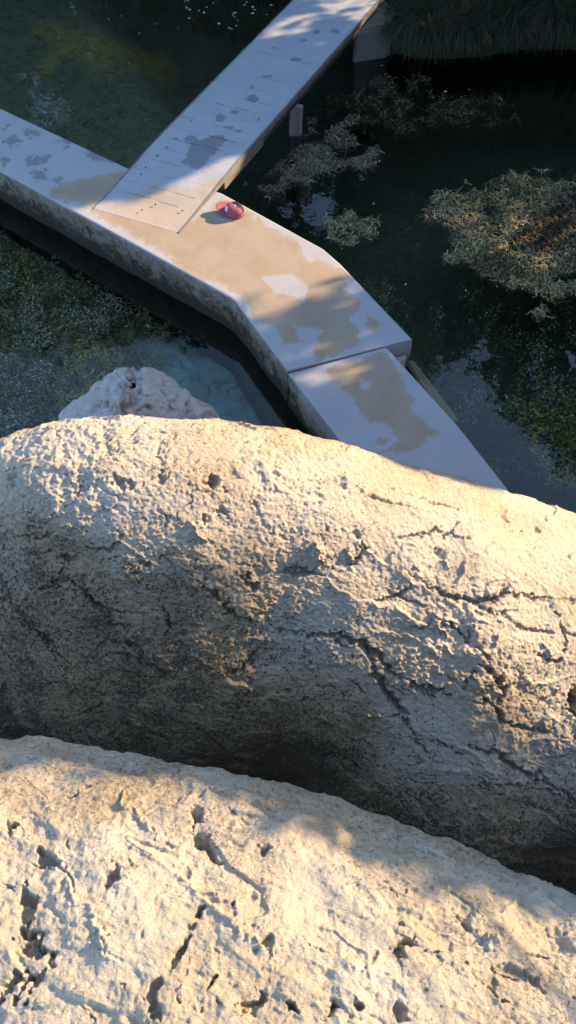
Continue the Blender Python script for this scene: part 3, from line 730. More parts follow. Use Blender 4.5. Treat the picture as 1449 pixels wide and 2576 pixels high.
def rock_white():
    # blob whose rim in the picture follows the traced outline
    nu, nv = 420, 260
    th = np.linspace(0, 2*np.pi, nu, endpoint=False); ph = np.linspace(0.02, np.pi-.02, nv)
    T, Ph = np.meshgrid(th, ph, indexing='ij')
    sx, sy, sz = .66, .42, 1.45
    pw = lambda a, e: np.sign(a)*np.abs(a)**e
    x = sx*pw(np.cos(T), .85)*pw(np.sin(Ph), .7); y = sy*pw(np.sin(T), .85)*pw(np.sin(Ph), .7); z = sz*pw(np.cos(Ph), .85)
    x = x*np.interp(z, [-1.5, .9, 1.25, 1.45], [1.35, 1.15, .85, .6])
    G = np.stack([x-1.27, y+4.12, z-.49+.10*(x<0)*np.clip(x+.5, 0, .5)], -1)
    P = G.reshape(-1, 3); N = normals(G)
    c = P - np.array([-1.27, 4.12, -.46]); n = N.reshape(-1, 3)
    n = n*np.where(np.einsum('ij,ij->i', n, c) < 0, -1, 1)[:, None]
    D = (chips(P, 3.2, 330, .4, .3)[0])*.11 + fbm(P*2.2, 4, 301)*.05 + fbm(P*10, 4, 305)*.018
    g1, g2, gid = worley(P*8.5+.5*np.c_[vnoise(P*8, 4), vnoise(P*8, 5), vnoise(P*8, 6)], 310)
    pit = np.where(gid > .25, np.clip(.30-g1, 0, .30)/.30, 0)**.6
    h1, h2, hid = worley(P*24, 320); pit2 = np.where(hid > .6, np.clip(.36-h1, 0, .36)/.36, 0)**.6
    D -= pit*.05+pit2*.016
    P2 = P+n*D[:, None]
    Fc = gridfaces(nu, nv); i = (nu-1)*nv+np.arange(nv-1); j = np.arange(nv-1)
    Fc = np.r_[Fc, np.stack([i, i+1, j+1, j], 1)]
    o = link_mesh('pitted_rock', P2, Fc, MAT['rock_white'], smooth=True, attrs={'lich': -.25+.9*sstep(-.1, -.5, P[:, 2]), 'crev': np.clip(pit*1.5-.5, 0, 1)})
    tag(o, 'small white pitted rock in the pool behind the big cream boulder', 'rock')
rock_white()

# ------------------------------------------------------------------ cap
def cap():
    base = at(590, 538, 0.0)
    root = empty('baseball_cap', (base[0], base[1], .0), math.radians(0))
    pink = M('pink_cloth', .85, .2); n = pink.noise(220, 3); pink.color(pink.mix(n, (.30, .085, .11), (.38, .11, .14))); pink.bump(n, .001, .6)
    mesh = plain('black_mesh', (.012, .012, .016), .7, .3, 90); pale = plain('patch_cloth', (.55, .6, .75), .8, .1, 60); strapm = plain('pink_strap', (.62, .30, .33), .7, .1, 60)
    # local: brim points to -x ; crown centre 0
    R = .092
    def crown(th0, th1, name, mat, off=0, ph0=0.0, ph1=1.0):
        nu, nv = 40, 22; V = []
        for i in range(nu):
            a = th0+(th1-th0)*i/(nu-1)
            for j in range(nv):
                b = ph0 + (ph1-ph0)*j/(nv-1)
                r = (R+off)*(math.cos(b*math.pi/2)**.55); z = .002 + (.125+off)*math.sin(b*math.pi/2)**.95
                dent = 1-.06*math.sin(3*a+1)*b
                V.append((r*1.12*math.cos(a)*dent + .0*z, r*.95*math.sin(a)*dent, z))
        return V, gridfaces(nu, nv)
    def add(name, th0, th1, mat, off=0, **k):
        V, Fc = crown(th0, th1, name, mat, off, **k)
        o = link_mesh(name, V, Fc, mat, root, smooth=True)
        s = o.modifiers.new('s', 'SOLIDIFY'); s.thickness = .003; s.offset = -1
        return o
    d = math.radians
    add('front_panel', d(140), d(352), pink.m)             # pink front and near side
    add('back_panel', d(-8), d(140), mesh)
    # brim
    nu, nv = 30, 10; V = []
    for i in range(nu):
        a = d(110)+(d(250)-d(110))*i/(nu-1)
        for j in range(nv):
            t = j/(nv-1); x = R*1.12*math.cos(a); y = R*.95*math.sin(a)
            ext = .10*t*math.sin((i/(nu-1))*math.pi)**.5
            V.append((x-ext, y*(1+.14*t), .012 + .018*t*(1) - .028*(abs(i/(nu-1)-.5)*2)**2*t + .012*t))
    b = link_mesh('brim', V, gridfaces(nu, nv), pink.m, root, smooth=True); s = b.modifiers.new('s', 'SOLIDIFY'); s.thickness = .004
    # round patch on the front
    V, Fc = [], []
    c = d(205)
    for i in range(13):
        for j in range(13):
            u, v_ = (i/12*2-1), (j/12*2-1)
            k = math.sqrt(max(1-v_*v_*.5, 0)); k2 = math.sqrt(max(1-u*u*.5, 0)); uu, vv = u*k, v_*k2
            a = c+uu*.34; bb = .40+vv*.24
            r = (R+.003)*(math.cos(bb*math.pi/2)**.55); z = .002+(.128)*math.sin(bb*math.pi/2)**.95; dent = 1-.06*math.sin(3*a+1)*bb
            V.append((r*1.12*math.cos(a)*dent, r*.95*math.sin(a)*dent, z))
    p_ = link_mesh('patch', V, gridfaces(13, 13), pale, root, smooth=True)
    # strap loop and buckle at the back
    V = []; n = 20
    for i in range(n):
        a = d(-55)+d(75)*i/(n-1)
        for (z, o_) in ((.03, .006), (.052, .006)):
            V.append(((R+o_)*1.12*math.cos(a), (R+o_)*.95*math.sin(a), z+.03*math.sin(math.pi*i/(n-1))))
    st = link_mesh('strap', V, gridfaces(n, 2), strapm, root, smooth=True); s = st.modifiers.new('s', 'SOLIDIFY'); s.thickness = .003
    bm = bmesh.new(); bmesh.ops.create_uvsphere(bm, u_segments=12, v_segments=8, radius=.014)
    for v in bm.verts: v.co.z *= .5
    bt = bm_obj('button', bm, strapm, root, smooth=True); bt.location = (0, 0, .129)
    root.rotation_euler = (math.radians(10), math.radians(9), math.radians(-14)); root.scale = (1.05, 1.08, .84)
    root.location.z = .022
    tag(root, 'pink baseball cap with round pale patch lying on the sunlit walkway', 'cap')
cap()

# ------------------------------------------------------------------ water plants
def ribbons(name, poly, n, length, width, zr, colors, z=WATER, flow=0., wander=.5, seg=9, label=None, cat=None, dens=None, curl=.35):
    poly = np.array(poly, float); lo, hi = poly.min(0)-10, poly.max(0)+10
    pts = []
    while len(pts) < n:
        q = RNG.uniform(lo, hi, (n*3, 2)); sd = sdpoly(q, poly)
        W3 = at_arr(q, z)
        nz = fbm(W3*2.1, 3, 400+len(poly)); m = (sd + 40*nz + 14*fbm(W3*9, 2, 405) < 0) & (fbm(W3*4.5, 3, 410) > (-.25 if dens is None else dens))
        pts.extend(W3[m][:n-len(pts)])
    pts = np.array(pts); c0 = np.array(colors); m_ = len(pts)
    big = fbm(pts*1.3, 2, 420)
    L = length*RNG.uniform(.35, 1.4, m_)*np.where(RNG.uniform(0, 1, m_) < .05, 2.0, 1); w_ = width*RNG.uniform(.4, 1.4, m_)
    a = flow+RNG.normal(0, wander, m_)+1.2*vnoise(pts*2.5, 425); da = RNG.normal(0, curl, m_)
    x, y = pts[:, 0].copy(), pts[:, 1].copy(); zz = z+RNG.uniform(zr[0], zr[1], m_)
    ci = np.clip(((big*.7+.5)*len(c0)+RNG.normal(0, .8, m_)).astype(int), 0, len(c0)-1); c = c0[ci]*RNG.uniform(.5, 1.35, m_)[:, None]
    roll = RNG.uniform(-.5, .5, m_); ph = RNG.uniform(0, 6, m_); V = np.zeros((m_, seg+1, 2, 3)); Co = np.repeat(c, 2*(seg+1), 0)
    for k in range(seg+1):
        t = k/seg; ww = w_*(.3+.7*math.sin(math.pi*(.1+.85*t)))*(1+.35*np.sin(k*2.3+ph))
        nx_, ny_ = -np.sin(a), np.cos(a); hz = zz+min(.4*(zr[1]-zr[0]), .22*length)*np.sin(3.1*t+ph)
        V[:, k, 0] = np.c_[x+nx_*ww, y+ny_*ww, hz+roll*ww]; V[:, k, 1] = np.c_[x-nx_*ww, y-ny_*ww, hz-roll*ww]
        x = x+np.cos(a)*L/seg; y = y+np.sin(a)*L/seg; a = a+da+RNG.normal(0, .35, m_)
    V = V.reshape(-1, 3); b = (np.arange(m_)*2*(seg+1))[:, None]+2*np.arange(seg)[None]; b = b.ravel()
    Fc = np.stack([b, b+1, b+3, b+2], 1)
    o = link_mesh(name, V, Fc, MAT['weed'], cols={'col': np.array(Co)})
    tag(o, label, cat, kind='stuff'); return o
GRB = [(.06, .045, .025), (.17, .13, .07), (.30, .25, .15), (.37, .31, .16), (.42, .335, .13), (.15, .125, .06)]
MATB = [(1055, 540), (1110, 490), (1180, 470), (1250, 455), (1460, 440), (1620, 470), (1640, 760), (1449, 790), (1380, 765), (1330, 735), (1250, 715), (1190, 665), (1150, 620), (1080, 580)]
ribbons('floating_weed', MATB, 17000, .085, .0052, (-.03, .018), GRB, wander=.7, seg=7, curl=.5, dens=-.62, label='thick tangled mat of olive brown floating weed on the dark water at right', cat='water weed')
ribbons('floating_weed', [(620, 470), (700, 375), (785, 300), (850, 290), (930, 330), (935, 390), (890, 440), (820, 450), (740, 455), (680, 490), (620, 480)],
        10000, .075, .005, (-.05, .010), [(.09, .075, .045), (.17, .145, .09), (.26, .22, .15)], wander=.6, seg=6, label='grey weed mat floating beside the gangway', cat='water weed')
ribbons('floating_weed', [(830, 260), (900, 180), (1010, 165), (1120, 200), (1250, 240), (1290, 300), (1200, 330), (1060, 325), (960, 300), (900, 320)],
        5000, .07, .005, (-.07, .008), [(.05, .035, .018), (.09, .065, .035), (.14, .11, .06)], wander=.8, seg=6, label='dim brown weed drifting near the grassy bank', cat='water weed')
ribbons('floating_weed', [(820, 560), (870, 530), (955, 560), (950, 600), (870, 610)], 800, .07, .005, (-.02, .012), GRB[:4], seg=6, label='small weed tuft at the edge of the blue sky reflection', cat='water weed')
def specks(name, poly, n, size, zr, colors, label, cat, thr=-.1, mat='weed', scale=2.2):
    poly = np.array(poly, float); lo, hi = poly.min(0), poly.max(0); V = []; Fc = []; Co = []; cnt = 0
    c0 = np.array(colors)
    while cnt < n:
        q = RNG.uniform(lo, hi, (4000, 2)); sd = sdpoly(q, poly); W3 = at_arr(q, -.8)
        m = (sd+30*fbm(W3*scale*.5, 2, 431) < 0) & (fbm(W3*scale, 3, 430) > thr+RNG.uniform(-.3, .3, len(q)))
        for p in W3[m]:
            if cnt >= n: break
            cnt += 1; s = size*RNG.uniform(.4, 1.4); a = RNG.uniform(0, 6.3); z = RNG.uniform(*zr)
            e1 = np.array([math.cos(a), math.sin(a), RNG.uniform(-.5, .5)])*s; e2 = np.array([-math.sin(a), math.cos(a), RNG.uniform(-.5, .5)])*s*.6
            c = c0[RNG.integers(len(c0))]*RNG.uniform(.5, 1.3); o = np.array([p[0], p[1], z]); b = len(V)
            V += [o-e1, o-e2*.9-e1*.2, o+e1*.4-e2*.7, o+e1, o+e1*.3+e2*.8, o-e1*.3+e2]; Co += [c]*6; Fc.append(tuple(range(b, b+6)))
    tag(link_mesh(name, V, Fc, MAT[mat], cols={'col': np.array(Co)}), label, cat, kind='stuff')
ribbons('underwater_plants', [(880, 640), (1010, 700), (1150, 640), (1449, 800), (1600, 900), (1650, 1250), (1449, 1240), (1380, 1200), (1290, 1140), (1230, 1170), (1160, 1020), (1050, 860)],
       7000, .03, .010, (-.35, .1), [(.06, .08, .03), (.12, .14, .06), (.34, .37, .28), (.24, .24, .09)], z=-.8, wander=3, seg=3, curl=1, dens=.12, label='dark green water plants beneath the surface right of the lower slab', cat='water plants')
ribbons('underwater_plants', [(1290, 1010), (1460, 960), (1650, 1000), (1640, 1220), (1449, 1210), (1400, 1195), (1330, 1120)], 3400, .03, .012, (-.12, .04),
       [(.26, .27, .07), (.16, .18, .05), (.40, .38, .14)], z=-.6, wander=3, seg=3, curl=1, dens=-.05, label='brighter green leafy water plant near the right edge, just under the surface', cat='water plants')
ribbons('underwater_plants', [(0, 600), (140, 660), (300, 740), (430, 850), (440, 930), (300, 960), (160, 1020), (60, 1100), (-300, 1100), (-400, 600)], 24000, .03, .008, (-.12, .12),
       [(.62, .54, .20), (.42, .38, .14), (.15, .15, .07), (.62, .60, .46)], z=-1.12, wander=3, seg=3, curl=1.0, dens=-.1, label='mossy olive growth over the bottom of the near pool', cat='water plants')
# bank grass
def grass():
    V = []; Fc = []; Co = []
    for i in range(16000):
        x = RNG.uniform(1.35, 7.5); e = abs(RNG.normal(0, .8)) if i % 2 else abs(RNG.normal(0, .12)); y = float(bank_line(np.array(x)))+e-.12
        z = -.12+.15*min(e, 1); L = RNG.uniform(.15, .5)*(.7+.6*abs(math.sin(x*2.3)*math.cos(x*5.1))); w_ = RNG.uniform(.003, .007)
        a = -math.pi/2+RNG.normal(0, 1.0) if e < .35 else RNG.uniform(0, 6.3)
        dx, dy = math.cos(a), math.sin(a); up = RNG.uniform(.3, .9); c = np.array([(.035, .055, .015), (.025, .04, .015), (.06, .06, .03), (.09, .08, .06)][RNG.integers(4)])*RNG.uniform(.5, 1.2)
        b = len(V)
        for k in range(6):
            t = k/5; hx = x+dx*L*t; hy = y+dy*L*t; hz = z+up*L*math.sin(t*1.8)-.45*L*t*t*(1.2 if e < .35 else .5); hz = max(hz, WATER+.003)
            q = w_*(1-t*.85); V += [(hx-dy*q, hy+dx*q, hz), (hx+dy*q, hy-dx*q, hz)]; Co += [c, c]
        for k in range(5): Fc.append((b+2*k, b+2*k+1, b+2*k+3, b+2*k+2))
    tag(link_mesh('bank_grass', V, Fc, MAT['grass'], cols={'col': np.array(Co)}), 'long dark green grass hanging over the water from the far bank', 'grass', kind='stuff')
grass()
def tube(pts, radii, sides=8):
    V = []; pts = [np.array(p, float) for p in pts]
    for k, p in enumerate(pts):
        t = pts[min(k+1, len(pts)-1)]-pts[max(k-1, 0)]; t /= max(np.linalg.norm(t), 1e-9)
        a = np.cross(t, [0.3, .2, 1.]); 
        if np.linalg.norm(a) < .1: a = np.cross(t, [1., 0, 0])
        a /= np.linalg.norm(a); b = np.cross(t, a)
        for s in range(sides):
            th = 2*math.pi*s/sides; V.append(p+radii[k]*(math.cos(th)*a+math.sin(th)*b))
    return V, [tuple(f) for f in gridfaces(len(pts), sides, True)]
a_, b_ = at(1140, 92, -.2), at(1245, 76, -.2)
V, Fc = tube([a_, a_*.6+b_*.4+[0, 0, .04], b_, b_+[.6, .1, -.02]], [.02, .026, .022, .012])
tag(link_mesh('fallen_branch', V, Fc, MAT['wood'], smooth=True), 'bare grey branch lying along the lip of the grassy bank', 'branch')
V, Fc = tube([at(1112, 110, -.3), at(1100, 140, WATER+.02), at(1090, 175, WATER-.02)], [.012, .009, .004])
tag(link_mesh('twig', V, Fc, MAT['wood'], smooth=True), 'thin twig dipping from the bank grass into the dark water', 'twig')

# floating leaves
def leaf_mesh():
    bm = bmesh.new(); n = 10; ring = []
    for k in range(n):
        a = 2*math.pi*k/n; r = 1+.12*math.sin(3*a); ring.append(bm.verts.new((math.cos(a)*r, math.sin(a)*.6*r, .12*math.sin(2*a))))
    c = bm.verts.new((0, 0, -.05))
    for k in range(n): bm.faces.new((c, ring[k], ring[(k+1) % n]))
    me = bpy.data.meshes.new('floating_leaf'); bm.to_mesh(me); bm.free(); return me
LM = leaf_mesh(); LM.materials.append(MAT['dryleaf'])
def leaf(px, py, s, label, group, z=WATER+.006):
    o = bpy.data.objects.new('floating_leaf', LM); SC.collection.objects.link(o); p = at(px, py, z)
    o.location = p; o.scale = (s, s, s); o.rotation_euler = (RNG.uniform(-.2, .2), RNG.uniform(-.2, .2), RNG.uniform(0, 6.3)); tag(o, label, 'leaf', group)
for (x, y) in [(745, 408), (738, 415), (733, 404), (755, 438), (1313, 461), (1308, 457), (1206, 668), (825, 598), (640, 330+80), (1020, 715), (955, 405), (940, 512), (1250, 720), (1120, 230), (1180, 225), (1090, 245), (960, 165), (1172, 730), (1290, 500), (620, 395)]:
    leaf(x, y, RNG.uniform(.012, .024), 'pale dry leaf floating among the weed on the dark right side water', 'pale leaves on the right side water')
for i in range(70):
    x, y = RNG.uniform(440, 690), RNG.uniform(-40, 110)
    if y > 20 + (x-440)*.25 + 20 or x > 740-y: continue
    leaf(x, y, RNG.uniform(.012, .03), 'pale fallen leaf drifting in the shaded corner left of the far gangway', 'leaves left of the far gangway')
for i in range(26):
    leaf(RNG.uniform(20, 420), RNG.uniform(40, 330), RNG.uniform(.006, .014), 'tiny leaf fleck floating on the green pool left of the gangway', 'leaf flecks on the green pool')

# ------------------------------------------------------------------ sun map: where trees must leave gaps
U = np.array([AZ[1], -AZ[0], 0.]); Vv = np.cross(SD, U); Vv = Vv*np.sign(Vv[2])
CELL = .028; U0, V0 = -16., -4.; NU, NV = int(19/CELL), int(11/CELL)
smap = np.zeros((NU, NV)); sset = np.zeros((NU, NV), bool)
def lightfrac(q, polys):
    f = np.zeros(len(q))
    for poly, val, soft in polys:
        s = sstep(soft, -soft, sdpoly(q, poly)); f = np.where(val >= 0, np.maximum(f, s*val), f*(1-s*(-val)))
    return f
def feed(P, frac):
    iu = ((P@U-U0)/CELL).astype(int); iv = ((P@Vv-V0)/CELL).astype(int)
    ok = (iu >= 0) & (iu < NU) & (iv >= 0) & (iv < NV); np.maximum.at(smap, (iu[ok], iv[ok]), frac[ok])
gx, gy = np.meshgrid(np.arange(-100, 1500, 2.5), np.arange(-60, 900, 2.5)); q = np.c_[gx.ravel(), gy.ravel()]
DECKLIT = [([(600, 420), (545, 430), (494, 452), (430, 485), (376, 522), (320, 540), (251, 522), (205, 520), (190, 545), (330, 640), (480, 715), (600, 740), (700, 715), (850, 690), (900, 650), (800, 560), (650, 480)], 1., 10),
           ([(620, 606), (500, 622), (400, 645), (415, 666), (520, 650), (615, 628)], -1., 5), ([(600, 590), (480, 604), (400, 622), (410, 630), (520, 612), (600, 599)], -.8, 4), ([(600, 655), (500, 664), (430, 682), (450, 694), (540, 680)], -.9, 5),
           ([(560, 690), (700, 670), (860, 690), (840, 725), (640, 740)], -.45, 14), ([(560, 735), (700, 720), (800, 730), (700, 760), (600, 765)], .35, 12),
           ([(650, 95), (700, 88), (730, 95), (680, 104)], .6, 4), ([(675, 72), (735, 62), (760, 70), (700, 80)], .5, 4), ([(760, 25), (850, 15), (930, 22), (900, 45), (800, 50)], .6, 8), ([(740, -30), (960, -40), (950, 8), (760, 10)], 1., 8),
           ([(870, 60), (925, 40), (900, 75)], .6, 5)]
pts = at_arr(q, 0.0); feed(pts, lightfrac(q, DECKLIT))
wpts = at_arr(q[(q[:, 0] > 900)], WATER); feed(wpts, lightfrac(q[q[:, 0] > 900], [([(1230, 560), (1300, 540), (1500, 530), (1500, 640), (1380, 690), (1270, 640)], .22, 30), ([(1055, 530), (1150, 530), (1200, 570), (1080, 575)], .3, 15)]))
bpts = at_arr(q[q[:, 0] < 500], -1.3); feed(bpts, lightfrac(q[q[:, 0] < 500], [([(150, 85), (300, 45), (400, 55), (410, 100), (330, 130), (180, 125)], .45, 22)]))
mp, mq, mf = MIDB
m = (mf > 0) & (mp[:, 2] > .5) & (mq[:, 0] > -500) & (mq[:, 0] < 1950)
MIDLIT = [([(-500, 900), (2000, 900), (2000, 2300), (700, 2300), (640, 1400), (440, 1370), (395, 1290), (250, 1275), (200, 1240), (120, 1200), (60, 1150), (-40, 1160), (-500, 1100)], 1., 8),
          ([(930, 1140), (1290, 1210), (1290, 1252), (1190, 1235), (1060, 1195), (960, 1165)], -1, 8), ([(-500, 1100), (30, 1105), (70, 1140), (120, 1200), (200, 1245), (200, 1350), (-500, 1350)], -1, 8),
                    ([(300, 1285), (450, 1318), (640, 1335), (760, 1385), (900, 1470), (1100, 1640), (1449, 1820), (2000, 2000), (2000, 2500), (0, 2500), (0, 1280)], -1, 26)]
feed(mp[m], lightfrac(mq[m], MIDLIT))
fp, fq, ff = FGB
m = (ff > 0) & (fq[:, 0] > -600) & (fq[:, 0] < 2000) & (fp[:, 2] > 3.9) & (fp[:, 1] > -.6)
FGLIT = [([(-600, 2000), (0, 1972), (250, 1972), (450, 2005), (640, 2038), (850, 2120), (1050, 2210), (1200, 2270), (1449, 2345), (2000, 2500), (2000, 4200), (-600, 4200)], 1., 5),
         ([(150, 2000), (420, 2040), (700, 2040), (900, 2120), (1200, 2260), (1449, 2340), (1440, 2400), (1150, 2280), (850, 2180), (600, 2130), (300, 2100), (-300, 2090)], -.8, 50)]
feed(fp[m], lightfrac(fq[m], FGLIT))
# close pin-holes in the map
for _ in range(1):
    s2 = smap.copy()
    for du in (-1, 0, 1):
        for dv in (-1, 0, 1): s2 = np.maximum(s2, .999*np.roll(np.roll(smap, du, 0), dv, 1))
    e = np.ones_like(s2)*9
    for du in (-1, 0, 1):
        for dv in (-1, 0, 1): e = np.minimum(e, np.roll(np.roll(s2, du, 0), dv, 1))
    smap = np.maximum(smap, e)

# gaps through which the sky mirrors in the water
SKYGAP = [[(780, 470), (850, 465), (850, 560), (830, 610), (800, 610), (700, 545), (650, 520), (720, 500)], [(890, 430), (940, 430), (930, 480), (900, 470)], [(915, 230), (955, 225), (955, 280), (920, 285)],
          [(200, 85), (240, 80), (235, 130), (255, 170), (235, 182), (220, 150)], [(1400, 860), (1460, 860), (1500, 960), (1420, 960)], [(960, 850), (1000, 800), (1020, 860), (980, 920)], [(1180, 860), (1230, 850), (1240, 900), (1190, 920)], [(1320, 900), (1360, 880), (1380, 1000), (1330, 990)],
          [(1150, 1100), (1300, 1050), (1400, 1220), (1500, 1150), (1700, 1150), (1700, 1500), (1100, 1500)], [(-400, 850), (100, 900), (420, 860), (650, 900), (900, 1200), (900, 1500), (-400, 1500)]]
def mirror_px(p):
    m = p.copy(); m[:, 2] = 2*WATER-m[:, 2]; return proj(m)
TREES = []
def tree(x, y, h, r, crown_lo, nleaf, size, label, sun=True, gap=False, seed=0, lean=(0, 0), tall=1.):
    rg = np.random.default_rng(seed+900)
    root = empty('tree', (x, y, 0)); base = np.array([x, y, 0.])
    nb = 16; top = h*.85
    tp = [(lean[0]*t*h*.2+.1*math.sin(t*5+seed), lean[1]*t*h*.2+.1*math.cos(t*4+seed), -.2+t*top) for t in np.linspace(0, 1, 9)]
    V, Fc = tube(tp, [.22*(1-t*.85)*(h/9) for t in np.linspace(0, 1, 9)], 10); V = list(V)
    cl = []
    for k in range(46):
        t = rg.uniform(crown_lo/h, 1.); a = rg.uniform(0, 6.3); prof = math.sin(math.pi*min(1, max(.12, (t-crown_lo/h*.6)/(1.12-crown_lo/h*.6))))**.7
        rr = r*prof*rg.uniform(.45, 1.0); c0 = np.array([lean[0]*t*h*.2, lean[1]*t*h*.2, t*top*.92]); c1 = c0+np.array([math.cos(a)*rr, math.sin(a)*rr, rg.uniform(.1, .5)*rr*.5])
        q3 = base + c0*(1-np.linspace(0, 1, 9)[:, None]) + c1*np.linspace(0, 1, 9)[:, None]
        ju = np.clip(((q3@U-U0)/CELL).astype(int), 0, NU-1); jv = np.clip(((q3@Vv-V0)/CELL).astype(int), 0, NV-1)
        if k < 26 and not (sun and smap[ju, jv].max() > .2):
            v2, f2 = tube([c0, (c0+c1)/2+[0, 0, -.06*rr], c1], [.06*(1-t*.5), .035, .01], 5); b = len(V); V += v2; Fc += [tuple(i+b for i in f) for f in f2]
        cl.append((c1, r*rg.uniform(.28, .5)))
    bark = link_mesh('trunk', np.array(V), np.array(Fc), MAT['bark'], root, smooth=True)
    C = np.array([c for c, _ in cl]); S = np.array([s for _, s in cl])
    i = rg.integers(0, len(C), nleaf); d = rg.normal(0, 1, (nleaf, 3)); d /= np.linalg.norm(d, axis=1)[:, None]
    p = C[i]+d*(S[i]*rg.uniform(.2, 1., nleaf)**.6)[:, None]*np.array([1, 1, .75]); P = p+base
    keep = P[:, 2] > .3
    if sun:
        iu = ((P@U-U0)/CELL).astype(int); iv = ((P@Vv-V0)/CELL).astype(int); ok = (iu >= 0) & (iu < NU) & (iv >= 0) & (iv < NV)
        fr = np.zeros(nleaf)
        k = int(size*.28/CELL)
        for du in (-k, 0, k):
            for dv in (-k, 0, k):
                fr[ok] = np.maximum(fr[ok], smap[np.clip(iu[ok]+du, 0, NU-1), np.clip(iv[ok]+dv, 0, NV-1)])
        keep &= rg.uniform(0, 1, nleaf) < np.where(fr < .03, 1, np.clip(-np.log(np.clip(fr, .008, 1))/9., 0, 1)*(fr < .97))
    if gap:
        q, dd = mirror_px(P)
        ii = np.nonzero(keep & (dd > 0) & (q[:, 0] > -500) & (q[:, 0] < 1900) & (q[:, 1] > -60) & (q[:, 1] < 1600))[0]
        if len(ii):
            for g in SKYGAP: keep[ii] &= ~(sdpoly(q[ii], g) + rg.normal(0, 16, len(ii)) < 0)
    p = p[keep]; n = len(p)
    a = rg.normal(0, 1, (n, 3)); a /= np.linalg.norm(a, axis=1)[:, None]; b = np.cross(a, rg.normal(0, 1, (n, 3))); b /= np.linalg.norm(b, axis=1)[:, None]
    s = (size*rg.uniform(.5, 1.2, n))[:, None]; a = a*s*.5; b = b*s*.3
    Vt = np.stack([p-a, p-b-a*.1, p+a, p+b-a*.1], 1).reshape(-1, 3); Fc = np.arange(4*n).reshape(-1, 4)
    tone = (.6+.5*(fbm(p*1.1, 2, 500)))*rg.uniform(.7, 1.25, n); col = np.array([.06, .095, .025])[None]*tone[:, None]
    link_mesh('crown', Vt, Fc, MAT['leaf'], root, cols={'col': np.repeat(col, 4, 0)})
    tag(root, label, 'tree'); return root
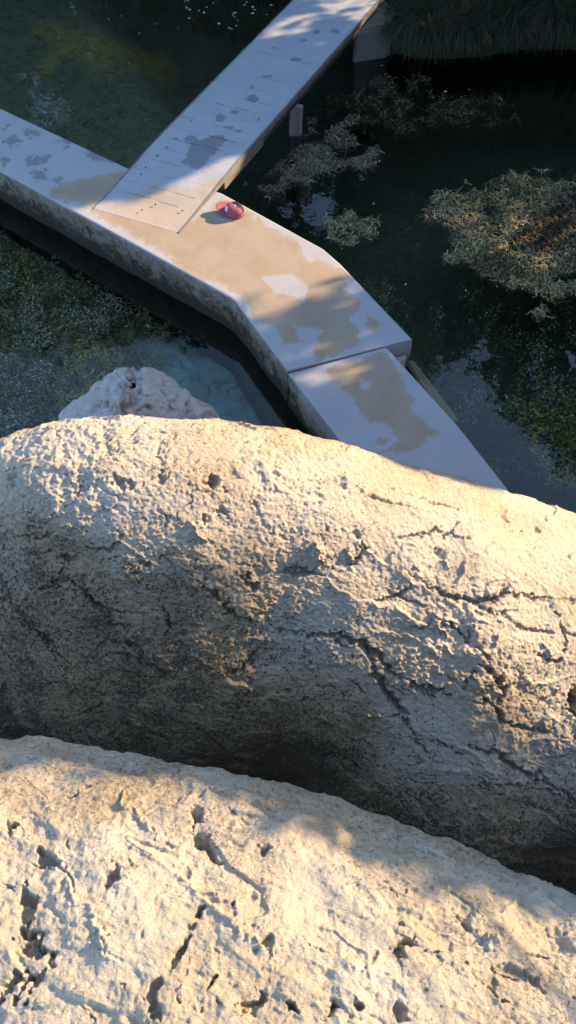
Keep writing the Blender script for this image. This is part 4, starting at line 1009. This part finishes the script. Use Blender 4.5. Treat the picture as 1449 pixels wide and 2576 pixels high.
def rim_shade_shrub():  # unseen bush added only to shade the rim of the nearest rock
    root = empty('shade_shrub', (2.35, -.9, 3.9)); b0 = np.array([2.35, -.9, 3.9]); rg = np.random.default_rng(5)
    path = [(0, 0, 0), (.15, .3, .5), (.3, .7, 1.0), (.38, 1.1, 1.45), (.4, 1.3, 1.8)]
    V, Fc = tube(path, [.05, .042, .034, .024, .012], 8); V = list(V)
    cen = np.array([[.55, 1.6, 1.7], [.75, 2.0, 1.45], [.6, 2.3, 1.9], [.9, 2.5, 1.55], [.7, 2.9, 1.75], [.45, 1.5, 2.2], [.8, 2.1, 2.2], [1.0, 3.2, 1.5], [.5, 1.2, 1.5], [.9, 1.7, 1.2]])
    for c in cen:
        v2, f2 = tube([np.array(path[3]), (np.array(path[3])+c)/2+[0, 0, .1], c], [.012, .008, .003], 5); b = len(V); V += v2; Fc += [tuple(i+b for i in f) for f in f2]
    link_mesh('trunk', np.array(V), np.array(Fc), MAT['bark'], root, smooth=True)
    n = 26000; d = rg.normal(0, 1, (n, 3)); d /= np.linalg.norm(d, axis=1)[:, None]
    p = cen[rg.integers(0, len(cen), n)]+d*(.5*rg.uniform(.1, 1, n)**.6)[:, None]
    P = p+b0; iu = np.clip(((P@U-U0)/CELL).astype(int), 1, NU-2); iv = np.clip(((P@Vv-V0)/CELL).astype(int), 1, NV-2)
    fr = np.maximum.reduce([smap[iu+a, iv+b] for a in (-1, 0, 1) for b in (-1, 0, 1)])
    q, dd = proj(P)
    keep = (rg.uniform(0, 1, n) < np.where(fr < .03, 1, np.clip(-np.log(np.clip(fr, .008, 1))/5., 0, 1))) & ~((q[:, 0] < 1800) & (dd > 0) & (q[:, 0] > -300) & (q[:, 1] > -200)); p = p[keep]; n = len(p)
    a = rg.normal(0, 1, (n, 3)); a /= np.linalg.norm(a, axis=1)[:, None]; b = np.cross(a, rg.normal(0, 1, (n, 3))); b /= np.linalg.norm(b, axis=1)[:, None]
    s_ = (.075*rg.uniform(.5, 1.2, n))[:, None]; a = a*s_*.5; b = b*s_*.3
    Vt = np.stack([p-a, p-b, p+a, p+b], 1).reshape(-1, 3)
    link_mesh('crown', Vt, np.arange(4*n).reshape(-1, 4), MAT['leaf'], root, cols={'col': np.repeat(np.array([.06, .09, .03])[None]*rg.uniform(.6, 1.3, n)[:, None], 4, 0)})
    tag(root, 'unseen leafy bush added to shade the rim of the nearest ledge', 'shade_shrub')
rim_shade_shrub()
# sunward trees on the right bank (they throw the dappled shade)
ordn = ['first', 'second', 'third', 'fourth', 'fifth', 'sixth', 'seventh', 'eighth']
k = 0
for u, h_, r_, n_ in [(-15.3, 12, 2.6, 22000), (-12.7, 12, 2.8, 44000), (-9.15, 12.5, 3.4, 64000), (-5.0, 13.5, 4.0, 60000), (1.7, 14, 4.3, 60000), (-2.2, 7.3, 3.5, 64000), (1.95, 13.2, 3.6, 60000), (1.3, 10.2, 4.4, 60000)]:
    ln = (-1.15*U[0], -1.15*U[1]) if k == 6 else ((-.35*U[0], -.35*U[1]) if k == 7 else (0, 0)); D_ = 13.5+.9*math.sin(k*2.4); bx, by = AZ[0]*D_+U[0]*u, AZ[1]*D_+U[1]*u
    tree(bx, by, h_, r_, .6, n_, .2, 'leafy tree on the right bank, %s from the far end of the row' % ordn[k], seed=k, gap=True, lean=ln); k += 1
# trees over the far bank, mirrored in the water
for k, (x, y, h, r) in enumerate([(-11, 19, 15, 3.6), (-6.5, 18.0, 15.5, 3.6), (-2.0, 18.5, 15, 3.5), (2.5, 17.5, 14.5, 3.6), (6.5, 15.8, 14, 3.3), (4.6, 20.5, 17, 3.8), (-8.8, 22.5, 16.5, 4.4), (-4.2, 22.5, 17, 4.4), (.3, 22.5, 17, 4.4), (10, 18.5, 15, 4.0)]):
    tree(x, y, h, r, .5, 24000, .27, 'tall tree on the far bank, %s' % ['leftmost of the front row', 'second from the left in the front row', 'third from the left in the front row', 'fourth from the left in the front row', 'fifth from the left in the front row', 'rightmost of the back row', 'leftmost of the back row', 'second from the left in the back row', 'third from the left in the back row', 'rightmost of the front row'][k], seed=20+k, gap=True)
